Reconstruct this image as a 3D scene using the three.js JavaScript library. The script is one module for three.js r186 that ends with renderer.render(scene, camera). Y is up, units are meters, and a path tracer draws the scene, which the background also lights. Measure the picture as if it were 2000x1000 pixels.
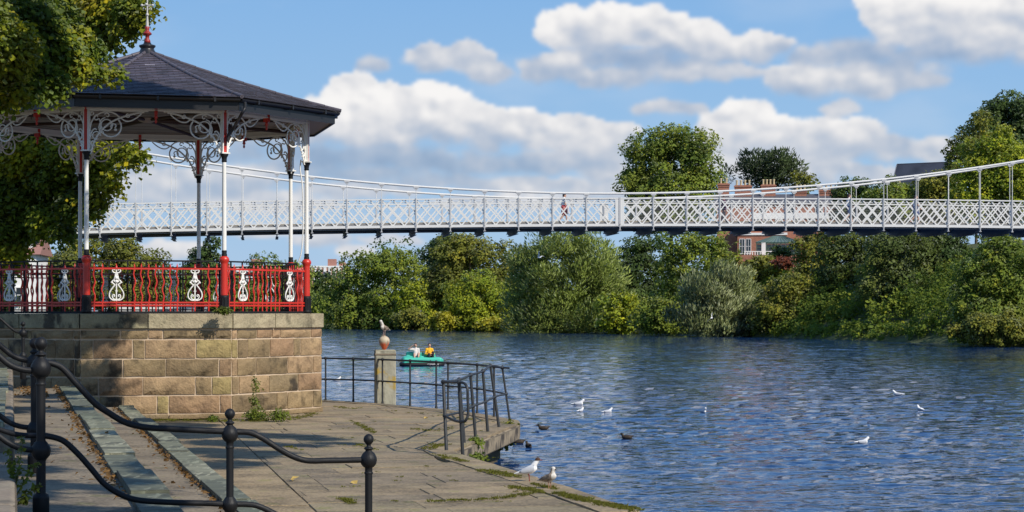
import * as THREE from 'three';
import { mergeGeometries, toCreasedNormals } from 'three/addons/utils/BufferGeometryUtils.js';
import { RoundedBoxGeometry } from 'three/addons/geometries/RoundedBoxGeometry.js';
import { MarchingCubes } from 'three/addons/objects/MarchingCubes.js';

// ---------------------------------------------------------------- camera, sky, sun, exposure
const scene = new THREE.Scene();
const EYE = 2.4, FOCAL = 3800, HORIZON = 607;                 // eye height in metres; lens in units of a 2000 x 1000 frame
const camera = new THREE.PerspectiveCamera((2 * Math.atan(500 / FOCAL) * 180) / Math.PI, 2, 0.5, 4000);
camera.position.set(0, EYE, 0);
camera.setViewOffset(2000, 1000, 0, -107, 2000, 1000);        // level camera, lens shifted up
const renderer = new THREE.WebGLRenderer({ antialias: true });
renderer.toneMapping = THREE.LinearToneMapping;
renderer.toneMappingExposure = 1.04;
renderer.shadowMap.enabled = true;
const SUNDIR = new THREE.Vector3(0.57, 0.64, 0.515).normalize();   // towards the sun: right, behind the camera
const sun = new THREE.DirectionalLight(new THREE.Color(1, 0.93, 0.82), 4.6);
sun.position.copy(SUNDIR).multiplyScalar(300).add(new THREE.Vector3(0, 0, -110));
sun.target.position.set(0, 0, -110);
sun.castShadow = true;
sun.shadow.mapSize.set(4096, 4096);
Object.assign(sun.shadow.camera, { left: -160, right: 160, top: 130, bottom: -130, near: 1, far: 800 });
scene.add(sun, sun.target);

function rng(seed) {
  let s = seed >>> 0;
  return () => { s = (s + 0x6d2b79f5) | 0; let t = Math.imul(s ^ (s >>> 15), 1 | s); t = (t + Math.imul(t ^ (t >>> 7), 61 | t)) ^ t; return ((t ^ (t >>> 14)) >>> 0) / 4294967296; };
}
const clamp = (x, a = 0, b = 1) => Math.min(b, Math.max(a, x)), mix = (a, b, t) => a + (b - a) * t;
const smooth = (a, b, x) => { const t = clamp((x - a) / (b - a)); return t * t * (3 - 2 * t); };
const hash2 = (i, j, s) => { let h = Math.imul(i, 374761393) ^ Math.imul(j, 668265263) ^ Math.imul(s, 974634541); h = Math.imul(h ^ (h >>> 13), 1274126177); return ((h ^ (h >>> 16)) >>> 0) / 4294967296; };
function vnoise(x, y, s, px = 0, py = 0) {
  let i = Math.floor(x), j = Math.floor(y);
  const fx = x - i, fy = y - j, u = fx * fx * (3 - 2 * fx), v = fy * fy * (3 - 2 * fy);
  let i1 = i + 1, j1 = j + 1;
  if (px) { i = ((i % px) + px) % px; i1 = ((i1 % px) + px) % px; }
  if (py) { j = ((j % py) + py) % py; j1 = ((j1 % py) + py) % py; }
  return mix(mix(hash2(i, j, s), hash2(i1, j, s), u), mix(hash2(i, j1, s), hash2(i1, j1, s), u), v) * 2 - 1;
}
function fbm(x, y, s, oct = 4, px = 0, py = px) {
  let a = 0.5, t = 0, n = 0;
  for (let k = 0; k < oct; k++) { t += a * vnoise(x, y, s + k * 17, px, py); n += a; a *= 0.52; x *= 2; y *= 2; px *= 2; py *= 2; }
  return t / n;
}

// The sky: clear air that deepens upwards, and fair-weather cumulus as lit puffs (angles in units of 1/3800 radian).
(function makeSky() {
  const W = 4096, H = 2048, data = new Float32Array(W * H * 4), U = 3800;
  // each puff: across, up, half width, half height, tone at the top, tone at the base
  const puffs = [];
  const P = (x, y, rx, ry, top = 1, base = 0.5) => puffs.push([Math.atan((x - 1000) / U) * U, Math.atan((HORIZON - y) / U) * U, rx, ry, top, base]);
  // large cumulus on the left
  P(690, 205, 62, 50, 1, 0.86); P(760, 225, 80, 58, 1, 0.8); P(830, 222, 82, 55, 1, 0.8); P(640, 245, 70, 50, 1, 0.62); P(720, 262, 120, 42, 0.97, 0.48);
  P(880, 248, 85, 48, 0.98, 0.62); P(945, 262, 55, 50, 0.95, 0.6); P(1010, 250, 80, 34, 0.97, 0.62); P(1075, 268, 80, 40, 0.86, 0.56); P(1150, 280, 70, 44, 0.86, 0.6); P(1205, 275, 50, 36, 0.85, 0.6);
  P(560, 262, 70, 40, 0.93, 0.5); P(640, 308, 120, 30, 0.46, 0.26); P(780, 308, 150, 30, 0.48, 0.25); P(930, 320, 120, 28, 0.56, 0.32); P(1040, 322, 90, 30, 0.62, 0.4); P(1150, 320, 90, 24, 0.6, 0.42); P(720, 340, 150, 20, 0.5, 0.3);
  P(860, 352, 160, 18, 0.7, 0.42); P(1180, 335, 60, 28, 0.9, 0.6); P(700, 372, 130, 20, 0.8, 0.56); P(1010, 362, 150, 20, 0.84, 0.6); P(1160, 372, 90, 18, 0.84, 0.62);
  P(330, 368, 150, 46, 0.86, 0.58); P(470, 352, 110, 34, 0.78, 0.52); P(180, 392, 120, 34, 0.9, 0.6); P(400, 300, 150, 30, 0.45, 0.32); P(250, 325, 90, 26, 0.6, 0.42);
  P(520, 395, 120, 24, 0.84, 0.66); P(600, 335, 110, 34, 0.42, 0.3); P(480, 262, 90, 30, 0.7, 0.5);
  // the one in the middle at the top
  P(1120, 62, 62, 44, 0.98, 0.7); P(1190, 52, 72, 42, 1, 0.72); P(1270, 58, 80, 42, 1, 0.66); P(1340, 78, 70, 40, 0.98, 0.62); P(1225, 112, 150, 26, 0.6, 0.34); P(1290, 128, 110, 18, 0.5, 0.34); P(1400, 105, 70, 30, 0.92, 0.56);
  P(1480, 100, 70, 27, 0.88, 0.58); P(1100, 130, 75, 28, 0.88, 0.5); P(1180, 152, 110, 26, 0.86, 0.5); P(1330, 140, 110, 20, 0.74, 0.5); P(1420, 145, 70, 18, 0.78, 0.55); P(1060, 150, 40, 22, 0.85, 0.55);
  // right, running out of the frame
  P(1770, 30, 85, 60, 1, 0.75); P(1860, 52, 110, 62, 1, 0.72); P(1960, 45, 110, 70, 1, 0.72); P(1810, 92, 110, 34, 0.9, 0.52); P(1925, 100, 110, 26, 0.9, 0.62); P(1690, 108, 110, 28, 0.5, 0.36); P(1790, 118, 110, 16, 0.46, 0.34); P(1600, 115, 60, 24, 0.72, 0.56);
  P(1730, 140, 120, 24, 0.62, 0.5); P(1580, 165, 85, 34, 0.9, 0.56); P(1680, 170, 100, 32, 0.86, 0.54); P(1770, 165, 70, 24, 0.72, 0.56); P(2060, 30, 130, 60, 1, 0.7); P(1640, 218, 38, 16, 0.74, 0.6);
  P(1900, 110, 130, 36, 0.72, 0.45); P(2010, 110, 110, 40, 0.8, 0.5); P(1840, 20, 90, 40, 1, 0.8); P(1500, 355, 150, 20, 0.66, 0.5); P(1340, 350, 110, 24, 0.72, 0.5); P(1300, 300, 60, 20, 0.7, 0.5); P(1000, 395, 170, 16, 0.78, 0.6); P(1250, 380, 110, 16, 0.74, 0.58); P(1780, 360, 110, 16, 0.7, 0.6);
  // small ones
  P(850, 118, 52, 28, 0.78, 0.6); P(905, 115, 50, 28, 0.76, 0.58); P(955, 145, 42, 22, 0.72, 0.58); P(728, 125, 30, 16, 0.6, 0.56); P(1295, 212, 52, 16, 0.72, 0.6); P(1345, 214, 32, 13, 0.7, 0.6);
  // low on the right
  P(1455, 228, 48, 30, 1, 0.85); P(1430, 250, 66, 32, 1, 0.76); P(1510, 256, 70, 28, 0.98, 0.7); P(1590, 262, 70, 26, 0.92, 0.62); P(1650, 262, 76, 26, 0.95, 0.66); P(1470, 288, 130, 28, 0.86, 0.6); P(1620, 300, 140, 26, 0.78, 0.6);
  P(1720, 290, 90, 24, 0.78, 0.62); P(1420, 320, 90, 26, 0.84, 0.64); P(1560, 335, 130, 22, 0.72, 0.62); P(1800, 300, 100, 26, 0.72, 0.62); P(1720, 345, 90, 18, 0.82, 0.66);
  // near the horizon
  P(690, 490, 34, 13, 0.82, 0.7); P(630, 470, 60, 16, 0.72, 0.62); P(330, 492, 70, 16, 0.86, 0.7); P(480, 452, 90, 14, 0.78, 0.68); P(760, 468, 60, 10, 0.7, 0.64);
  // the same kind of sky all the way round
  const r = rng(77);
  for (let k = 0; k < 60; k++) {
    const a = (0.36 + (k + r() * 0.8) / 60 * (2 * Math.PI - 0.72)) * U, y = (170 + Math.pow(r(), 1.6) * 900), sz = 0.7 + r() * 0.9, ax = a > Math.PI * U ? a - 2 * Math.PI * U : a;
    for (let q = 0; q < 6; q++) puffs.push([ax + (r() - 0.5) * 340 * sz, y + (r() - 0.35) * 80 * sz, (60 + r() * 70) * sz, (28 + r() * 24) * sz, 0.85 + r() * 0.15, 0.5 + r() * 0.15]);
  }
  const CELL = 160, grid = new Map();
  for (const p of puffs) for (let i = Math.floor((p[0] - p[2] * 1.5) / CELL); i <= Math.floor((p[0] + p[2] * 1.5) / CELL); i++) for (let j = Math.floor((p[1] - p[3] * 1.8) / CELL); j <= Math.floor((p[1] + p[3] * 1.8) / CELL); j++) {
    const key = i * 1000 + j; if (!grid.has(key)) grid.set(key, []); grid.get(key).push(p);
  }
  for (let row = 0; row < H; row++) {
    const up = ((row + 0.5) / H - 0.5) * Math.PI, e = up * U;
    const t = clamp(up / (Math.PI / 2));
    const air = [0, 1, 2].map((c) => {
      const low = [0.45, 0.58, 0.74][c], mid = [0.33, 0.53, 0.765][c], nine = [0.215, 0.43, 0.75][c], top = [0.045, 0.14, 0.42][c];
      const d = (up * 180) / Math.PI;
      return d < 4 ? mix(low, mid, smooth(-1, 4, d)) : d < 10 ? mix(mid, nine, (d - 4) / 6) : mix(nine, top, Math.pow((d - 10) / 80, 0.6));
    });
    for (let col = 0; col < W; col++) {
      const o = (row * W + col) * 4;
      let a = ((col + 0.5) / W - 0.5) * 2 * Math.PI + Math.PI / 2;
      if (a > Math.PI) a -= 2 * Math.PI;
      const x = a * U;
      let cr = air[0], cg = air[1], cb = air[2];
      if (e > -10 && e < 1700) { const veil = 0.16 * smooth(-0.1, 0.6, fbm(x / 260, e / 90, 61, 4)); cr = mix(cr, 0.7, veil); cg = mix(cg, 0.74, veil); cb = mix(cb, 0.8, veil); }
      if (e > -10 && e < 1700) {
        const near = grid.get(Math.floor(x / CELL) * 1000 + Math.floor(e / CELL));
        if (near) {
          const wob = fbm(x / 95, e / 60, 5, 3), fine = fbm(x / 34, e / 26, 9, 5), relief = fbm(x / 62, e / 44, 9, 5) - fbm((x + 13) / 62, (e + 14) / 44, 9, 5), wx = x + fbm(x / 40, e / 40, 21, 3) * 13, wy = e + fbm(x / 40, e / 34, 31, 3) * 10;
          let dens = -9, sw = 0, tone = 0;
          for (const p of near) {
            const dx = (wx - p[0]) / (p[2] * 1.2), dy = (wy - p[1]) / (wy > p[1] ? p[3] * 1.12 : p[3] * 1.05), q = 1 - dx * dx - dy * dy;
            if (q < -1.2) continue;
            dens = Math.max(dens, q);
            const w = Math.exp(q * 3.2), v = dy + (wob * 0.45 + fine * 0.4);
            sw += w; tone += w * mix(p[5], p[4], smooth(-0.9, 1.05, v));
          }
          dens += wob * 0.26 + fine * 0.4 + fbm(x / 15, e / 12, 71, 2) * 0.1 + 0.06;
          const edge = smooth(0.0, mix(0.95, 0.15, smooth(0.52, 0.82, sw > 0 ? tone / sw : 0)), dens);
          if (edge > 0 && sw > 0) {
            let L = tone / sw;
            L = clamp(L * 0.96 + (relief * 0.3 + wob * 0.06) * smooth(0, 0.4, dens), 0.2, 1);
            const al = edge * (0.62 + 0.38 * smooth(0.3, 0.9, L)), g = Math.pow(L, 1.45);
            cr = mix(cr, mix(0.19, 0.9, g), al); cg = mix(cg, mix(0.255, 0.885, g), al); cb = mix(cb, mix(0.39, 0.875, g), al);
          }
        }
      } else if (e >= 1700) {
        const n = fbm(Math.cos(a) * (4 - 3 * t), Math.sin(a) * (4 - 3 * t), 51, 4), al = smooth(0.12, 0.5, n) * 0.5 * (1 - t);
        cr = mix(cr, 0.8, al); cg = mix(cg, 0.8, al); cb = mix(cb, 0.82, al);
      }
      data[o] = cr; data[o + 1] = cg; data[o + 2] = cb; data[o + 3] = 1;
    }
  }
  const tex = new THREE.DataTexture(data, W, H, THREE.RGBAFormat, THREE.FloatType);
  tex.mapping = THREE.EquirectangularReflectionMapping;
  tex.magFilter = THREE.LinearFilter;
  tex.needsUpdate = true;
  scene.background = tex;
  scene.environment = tex;
})();

// ---------------------------------------------------------------- helpers
const V = (x, y, z) => new THREE.Vector3(x, y, z);
const at = (px, py, Z) => V(((px - 1000) / FOCAL) * Z, EYE + ((HORIZON - py) / FOCAL) * Z, -Z);      // where a sight line stands at depth Z
const onto = (px, py, Y = 0) => at(px, py, ((EYE - Y) * FOCAL) / (py - HORIZON));                    // where it meets a level at height Y
const names = {};
const numbered = (n) => { const k = (names[n] = (names[n] ?? -1) + 1); return k ? n + '_' + String(k).padStart(3, '0') : n; };
function tag(o, label, category, group) { o.userData.label = label; o.userData.category = category; if (group) o.userData.group = group; return o; }
function thing(name, label, category, pos = V(0, 0, 0), ry = 0, group) {
  const o = new THREE.Group(); o.name = numbered(name); o.position.copy(pos); o.rotation.y = ry; scene.add(o);
  return tag(o, label, category, group);
}
function joinG(list) {
  const gs = list.flat(3).filter(Boolean), anyColor = gs.some((g) => g.attributes.color);
  return mergeGeometries(gs.map((g) => {
    const h = g.index ? g.toNonIndexed() : g.clone();
    for (const k of Object.keys(h.attributes)) if (!['position', 'normal', 'uv', 'color'].includes(k)) h.deleteAttribute(k);
    if (!h.attributes.normal) h.computeVertexNormals();
    if (!h.attributes.uv) h.setAttribute('uv', new THREE.BufferAttribute(new Float32Array(h.attributes.position.count * 2), 2));
    if (anyColor && !h.attributes.color) h.setAttribute('color', new THREE.BufferAttribute(new Float32Array(h.attributes.position.count * 3).fill(1), 3));
    h.morphAttributes = {};
    return h;
  }), false);
}
function part(name, geos, mat, parent, kind) {
  const g = Array.isArray(geos) ? joinG(geos) : geos, m = new THREE.Mesh(g, mat);
  m.name = name; m.castShadow = m.receiveShadow = true;
  if (kind) m.userData.kind = kind;
  parent.add(m);
  return m;
}
function struct(name, geos, mat) { const m = part(numbered(name), geos, mat, scene); m.userData.kind = 'structure'; return m; }
function stuff(name, mesh, label) { mesh.name = numbered(name); mesh.userData.kind = 'stuff'; if (label) mesh.userData.label = label; mesh.castShadow = mesh.receiveShadow = true; scene.add(mesh); return mesh; }
const box = (w, h, d, x = 0, y = 0, z = 0, ry = 0) => { const g = new THREE.BoxGeometry(w, h, d); if (ry) g.rotateY(ry); return g.translate(x, y, z); };
const rbox = (w, h, d, x = 0, y = 0, z = 0, r = 0.01, ry = 0) => { const g = new RoundedBoxGeometry(w, h, d, 1, r); if (ry) g.rotateY(ry); return g.translate(x, y, z); };
function bar(a, b, r, r2 = r, n = 8) {
  const d = b.clone().sub(a), L = d.length(), g = new THREE.CylinderGeometry(r2, r, L, n, 1);
  return g.applyQuaternion(new THREE.Quaternion().setFromUnitVectors(V(0, 1, 0), d.normalize())).translate((a.x + b.x) / 2, (a.y + b.y) / 2, (a.z + b.z) / 2);
}
function flatBar(a, b, w, t, side) {      // a flat strip from a to b, w wide across, t thick along "side"
  const d = b.clone().sub(a), L = d.length(), g = new THREE.BoxGeometry(w, L, t), y = d.normalize(), z = side.clone().addScaledVector(y, -side.dot(y)).normalize(), x = y.clone().cross(z);
  return g.applyMatrix4(new THREE.Matrix4().makeBasis(x, y, z)).translate((a.x + b.x) / 2, (a.y + b.y) / 2, (a.z + b.z) / 2);
}
const tube = (pts, r, seg = pts.length * 6, n = 8, closed = false) => new THREE.TubeGeometry(new THREE.CatmullRomCurve3(pts, closed, 'centripetal'), seg, r, n, closed);
function taper(pts, r0, r1, seg = 10, n = 8) {
  const c = new THREE.CatmullRomCurve3(pts), g = new THREE.TubeGeometry(c, seg, 1, n), p = g.attributes.position, v = V(0, 0, 0);
  for (let i = 0; i <= seg; i++) { const m = c.getPointAt(i / seg), r = mix(r0, r1, i / seg); for (let j = 0; j <= n; j++) { const k = i * (n + 1) + j; v.fromBufferAttribute(p, k).sub(m).multiplyScalar(r).add(m); p.setXYZ(k, v.x, v.y, v.z); } }
  return g;
}
const lathe = (prof, n = 14) => new THREE.LatheGeometry(prof.map(([r, y]) => new THREE.Vector2(r, y)), n);
const ball = (r, x, y, z, n = 12) => new THREE.SphereGeometry(r, n, Math.max(6, n - 4)).translate(x, y, z);
function boxUV(g, s = 1, ox = 0, oy = 0) {       // uv in metres from the dominant axis of each corner's normal
  if (g.index) g = g.toNonIndexed();
  const p = g.attributes.position, n = g.attributes.normal, uv = new Float32Array(p.count * 2);
  for (let i = 0; i < p.count; i++) {
    const ax = Math.abs(n.getX(i)), ay = Math.abs(n.getY(i)), az = Math.abs(n.getZ(i)), x = p.getX(i), y = p.getY(i), z = p.getZ(i);
    const [u, v] = ay >= ax && ay >= az ? [x, z] : ax > az ? [z, y] : [x, y];
    uv[i * 2] = u * s + ox; uv[i * 2 + 1] = v * s + oy;
  }
  return g.setAttribute('uv', new THREE.BufferAttribute(uv, 2));
}
function paintV(g, fn) {
  const p = g.attributes.position, c = new Float32Array(p.count * 3);
  for (let i = 0; i < p.count; i++) c.set(fn(p.getX(i), p.getY(i), p.getZ(i)), i * 3);
  return g.setAttribute('color', new THREE.BufferAttribute(c, 3));
}

// ---------------------------------------------------------------- textures and materials
const enc = (x) => Math.round(255 * clamp(x <= 0.0031308 ? x * 12.92 : 1.055 * Math.pow(x, 1 / 2.4) - 0.055));
function tex(n, fn, color = true, repeat = 1) {
  const d = new Uint8Array(n * n * 4);
  for (let j = 0; j < n; j++) for (let i = 0; i < n; i++) {
    let c = fn((i + 0.5) / n, (j + 0.5) / n); if (typeof c === 'number') c = [c, c, c];
    const o = (j * n + i) * 4;
    for (let k = 0; k < 3; k++) d[o + k] = color ? enc(c[k]) : Math.round(255 * clamp(c[k]));
    d[o + 3] = 255;
  }
  const t = new THREE.DataTexture(d, n, n);
  t.wrapS = t.wrapT = THREE.RepeatWrapping; t.magFilter = THREE.LinearFilter; t.minFilter = THREE.LinearMipmapLinearFilter;
  if (color) t.colorSpace = THREE.SRGBColorSpace;
  t.repeat.set(repeat, repeat); t.needsUpdate = true;
  return t;
}
const std = (color, rough = 0.8, more = {}) => new THREE.MeshStandardMaterial({ color: new THREE.Color().setRGB(...color), roughness: rough, ...more });
const T = {
  stone: tex(512, (u, v) => { const a = fbm(u * 6, v * 6, 3, 5, 6), b = fbm(u * 3, v * 3, 11, 4, 3), s = smooth(0.1, 0.75, fbm(u * 9, v * 9, 19, 5, 9) + b * 0.5), f = fbm(u * 64, v * 64, 29, 2, 64); const L = 0.84 + a * 0.3 + f * 0.16; return [L * (1 - s * 0.55), L * (1 - s * 0.55) * (1 + b * 0.05), L * (1 - s * 0.55) * (1 + b * 0.02)].map((x) => x * 0.92); }, true, 0.55),
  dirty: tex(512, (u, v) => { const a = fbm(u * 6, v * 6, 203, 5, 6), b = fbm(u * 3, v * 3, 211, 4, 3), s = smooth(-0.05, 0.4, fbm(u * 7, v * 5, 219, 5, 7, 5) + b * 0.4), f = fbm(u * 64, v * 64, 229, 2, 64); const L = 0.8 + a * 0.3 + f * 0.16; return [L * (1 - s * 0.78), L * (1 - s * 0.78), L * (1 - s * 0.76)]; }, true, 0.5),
  stoneBump: tex(512, (u, v) => 0.5 + fbm(u * 12, v * 12, 41, 5, 12) * 0.4 + fbm(u * 60, v * 60, 43, 2, 60) * 0.12, false, 0.55),
  paving: tex(512, (u, v) => { const a = fbm(u * 5, v * 5, 53, 5, 5), f = fbm(u * 80, v * 80, 57, 2, 80), d = vnoise(u * 46, v * 46, 59, 46, 46) > 0.93 ? 1.5 : 0, m = smooth(0.2, 0.55, fbm(u * 7, v * 7, 61, 4, 7)); const L = 0.8 + a * 0.45 + f * 0.36 + d * 0.7; return [L * (1 - m * 0.16), L * (1 - m * 0.06), L * (1 - m * 0.3)]; }, true, 0.42),
  pavingBump: tex(512, (u, v) => 0.5 + fbm(u * 14, v * 14, 71, 4, 14) * 0.3 + fbm(u * 90, v * 90, 73, 2, 90) * 0.25, false, 0.42),
  plank: tex(512, (u, v) => { const g = fbm(u * 4, v * 60, 81, 4, 4, 60), w = smooth(0.12, 0.45, fbm(u * 30, v * 8, 83, 4, 30, 8)), k = smooth(0.05, 0.5, fbm(u * 8, v * 4, 87, 4, 8, 4)); const L = 0.62 + g * 0.4 - k * 0.3 + w * 0.9; return [L * (1 + w * 0.12), L, L * (1 - 0.04)]; }, true, 0.5),
  slate: tex(256, (u, v) => { const L = 0.85 + fbm(u * 8, v * 8, 91, 4, 8) * 0.4; return [L, L, L]; }, true, 0.7),
  bark: tex(256, (u, v) => 0.75 + fbm(u * 14, v * 4, 95, 4, 14, 4) * 0.6, true, 1),
  brick: tex(512, (u, v) => { const r = Math.floor(v * 32), x = u * 12 + (r % 2) * 0.5, m = (v * 32) % 1 < 0.14 || x % 1 < 0.06; const k = hash2(Math.floor(x) % 12, r, 7); return m ? [0.36, 0.3, 0.25] : [0.3 + k * 0.12, 0.1 + k * 0.05, 0.06 + k * 0.02]; }, true, 0.4),
  wear: tex(256, (u, v) => 0.5 + fbm(u * 10, v * 10, 101, 5, 10) * 0.5, false, 2),
  pillar: tex(512, (u, v) => { const a = fbm(u * 8, v * 8, 111, 5, 8), s = smooth(0.1, 0.5, fbm(u * 16, v * 3, 113, 4, 16, 3)), y = smooth(0.05, 0.3, fbm(u * 5, v * 5, 117, 4, 5) - Math.abs(v - 0.42) * 2.2 + 0.25); const L = 0.34 + a * 0.12 - s * 0.13; return [mix(L * 1.0, 0.42, y * 0.8), mix(L * 0.95, 0.28, y * 0.8), mix(L * 0.72, 0.035, y * 0.8)]; }),
  ripple: tex(1024, (u, v) => 0.5 + 0.3 * fbm(u * 14, v * 34, 121, 4, 14, 34) + 0.28 * fbm(u * 40, v * 70, 127, 3, 40, 70), false, 0.11),
};
const stoneMat = (c, map = T.stone) => std(c, 0.9, { map, bumpMap: T.stoneBump, bumpScale: 0.035 });
const M = {
  stones: [[0.42, 0.285, 0.155], [0.37, 0.235, 0.13], [0.31, 0.22, 0.115], [0.42, 0.28, 0.155], [0.4, 0.305, 0.13], [0.255, 0.18, 0.095], [0.37, 0.26, 0.135]].map((c) => stoneMat(c)),
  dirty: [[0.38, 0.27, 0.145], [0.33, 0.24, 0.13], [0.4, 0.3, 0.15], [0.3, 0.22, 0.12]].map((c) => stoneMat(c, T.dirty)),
  coping: [[0.42, 0.36, 0.22], [0.38, 0.335, 0.2], [0.45, 0.38, 0.245]].map((c) => stoneMat(c)),
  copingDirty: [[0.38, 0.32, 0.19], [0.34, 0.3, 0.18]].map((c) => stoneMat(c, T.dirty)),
  mortar: std([0.54, 0.42, 0.3], 0.95, { bumpMap: T.stoneBump, bumpScale: 0.01 }),
  slabs: [[0.29, 0.222, 0.132], [0.32, 0.24, 0.142], [0.265, 0.205, 0.13], [0.335, 0.252, 0.148], [0.29, 0.23, 0.135]].map((c) => std(c, 0.88, { map: T.paving, bumpMap: T.pavingBump, bumpScale: 0.012 })),
  bed: std([0.12, 0.095, 0.05], 0.95, { map: T.paving, bumpMap: T.pavingBump, bumpScale: 0.02 }),
  strip: std([0.33, 0.245, 0.14], 0.92, { map: T.paving, bumpMap: T.pavingBump, bumpScale: 0.015 }),
  tread: std([0.25, 0.2, 0.135], 0.9, { map: T.paving, bumpMap: T.pavingBump, bumpScale: 0.014 }),
  nosing: std([0.28, 0.225, 0.16], 0.9, { map: T.stone, bumpMap: T.stoneBump, bumpScale: 0.012 }),
  plank: [[0.26, 0.265, 0.18], [0.2, 0.215, 0.145], [0.33, 0.325, 0.225], [0.175, 0.185, 0.13]].map((c) => std(c, 0.75, { map: T.plank, bumpMap: T.plank, bumpScale: 0.006 })),
  concrete: std([0.34, 0.275, 0.185], 0.92, { map: T.dirty, bumpMap: T.stoneBump, bumpScale: 0.015 }),
  darkWall: std([0.07, 0.06, 0.045], 0.8, { map: T.stone, bumpMap: T.stoneBump, bumpScale: 0.02 }),
  iron: new THREE.MeshPhysicalMaterial({ color: new THREE.Color().setRGB(0.009, 0.0095, 0.011), roughness: 0.55, specularIntensity: 0.6, bumpMap: T.wear, bumpScale: 0.0025 }),
  ironWorn: std([0.028, 0.03, 0.032], 0.55, { bumpMap: T.wear, bumpScale: 0.004 }),
  red: new THREE.MeshPhysicalMaterial({ color: new THREE.Color().setRGB(0.55, 0.028, 0.014), roughness: 0.42, clearcoat: 0.3, clearcoatRoughness: 0.3, bumpMap: T.wear, bumpScale: 0.0012 }),
  darkRed: std([0.28, 0.02, 0.014], 0.5, { bumpMap: T.wear, bumpScale: 0.002 }),
  spire: std([0.5, 0.49, 0.46], 0.6),
  white: std([0.78, 0.77, 0.73], 0.5, { bumpMap: T.wear, bumpScale: 0.0012 }),
  bridgeWhite: std([0.66, 0.65, 0.62], 0.55),
  bridgeGrey: std([0.46, 0.46, 0.46], 0.55),
  bridgeDark: std([0.2, 0.19, 0.185], 0.7),
  khaki: std([0.26, 0.22, 0.14], 0.85),
  ceiling: std([0.34, 0.29, 0.265], 0.7),
  brownBeam: std([0.05, 0.022, 0.016], 0.6),
  slates: [[0.085, 0.08, 0.1], [0.1, 0.088, 0.105], [0.075, 0.074, 0.092], [0.115, 0.098, 0.108]].map((c) => std(c, 0.55, { map: T.slate })),
  lead: std([0.2, 0.19, 0.19], 0.6),
  gutter: std([0.018, 0.018, 0.02], 0.35),
  bark: std([0.12, 0.095, 0.07], 0.95, { map: T.bark, bumpMap: T.bark, bumpScale: 0.03 }),
  brick: std([1, 1, 1], 0.9, { map: T.brick }),
  slateRoof: std([0.1, 0.1, 0.115], 0.7, { map: T.slate }),
  whitePaint: std([0.8, 0.79, 0.76], 0.7),
  glass: new THREE.MeshPhysicalMaterial({ color: new THREE.Color().setRGB(0.03, 0.04, 0.05), roughness: 0.1 }),
  soil: std([0.075, 0.062, 0.035], 1, { map: T.paving }),
  grassland: std([0.07, 0.09, 0.025], 1, { map: T.paving }),
  leaf: new THREE.MeshPhysicalMaterial({ color: 0xffffff, roughness: 0.97, transmission: 0.42, thickness: 0, specularIntensity: 0.3, vertexColors: true, side: THREE.DoubleSide }),
  leafThin: new THREE.MeshPhysicalMaterial({ color: 0xffffff, roughness: 0.97, transmission: 0.5, thickness: 0, specularIntensity: 0.2, vertexColors: true, side: THREE.DoubleSide }),
};
M.leaf.color.setRGB(1, 1, 1);

// ---------------------------------------------------------------- the setting: river, banks, promenade, terraces
const WATER = -0.75;
function waves(x, z) {
  const w = fbm(x * 0.07, z * 0.035, 301, 2) * 0.4 + 0.85;      // gusts
  const a = vnoise(x * 0.42 + z * 0.11, z * 0.75 - x * 0.1, 311), b = vnoise(x * 1.5 - z * 0.4, z * 2.5 + x * 0.35, 317), c = vnoise(x * 3.3 + z * 0.8, z * 5.2, 331), d = vnoise(x * 6.1, z * 8.6 + x, 337);
  return w * (0.02 * a + 0.034 * b - 0.016 * Math.abs(b) + 0.023 * c - 0.009 * Math.abs(c) + 0.009 * d);
}
(function river() {
  const zs = [], cs = [];
  for (let z = 11; z < 470; z += Math.max(0.1, z * 0.0052)) zs.push(z);
  for (let k = 0; k <= 250; k++) cs.push(-0.3 + (0.6 * k) / 250);
  cs.unshift(-4, -2, -1, -0.6, -0.42, -0.34); cs.push(0.34, 0.42, 0.6, 1, 2, 4);
  const nz = zs.length, nx = cs.length, pos = new Float32Array(nz * nx * 3), nor = new Float32Array(nz * nx * 3), uv = new Float32Array(nz * nx * 2), idx = [];
  for (let j = 0; j < nz; j++) for (let i = 0; i < nx; i++) {
    const Z = zs[j], X = cs[i] * (Z + 4), o = j * nx + i, e = Math.max(0.05, Z * 0.0015), f = Math.abs(cs[i]) > 0.31 ? 0 : 1;
    const h = f * waves(X, Z), hx = f * (waves(X + e, Z) - waves(X - e, Z)) / (2 * e), hz = f * (waves(X, Z + e) - waves(X, Z - e)) / (2 * e), n = V(-hx, 1, hz).normalize();
    pos.set([X, WATER + h, -Z], o * 3); nor.set([n.x, n.y, n.z], o * 3); uv.set([X, Z], o * 2);
    if (i && j) { const a = o - nx - 1, b = o - nx, c = o, d = o - 1; idx.push(a, b, c, a, c, d); }
  }
  const g = new THREE.BufferGeometry();
  g.setAttribute('position', new THREE.BufferAttribute(pos, 3)); g.setAttribute('normal', new THREE.BufferAttribute(nor, 3)); g.setAttribute('uv', new THREE.BufferAttribute(uv, 2)); g.setIndex(idx);
  const m = new THREE.MeshPhysicalMaterial({ color: new THREE.Color().setRGB(0.006, 0.033, 0.115), roughness: 0.05, ior: 1.33, specularIntensity: 0.85, specularColor: new THREE.Color().setRGB(0.74, 0.86, 1), bumpMap: T.ripple, bumpScale: 0.028 });
  struct('river_water', g, m);
  const bed = new THREE.PlaneGeometry(3000, 3000).rotateX(-Math.PI / 2).translate(0, -2.2, -400);
  struct('ground', bed, M.soil);
})();

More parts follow.
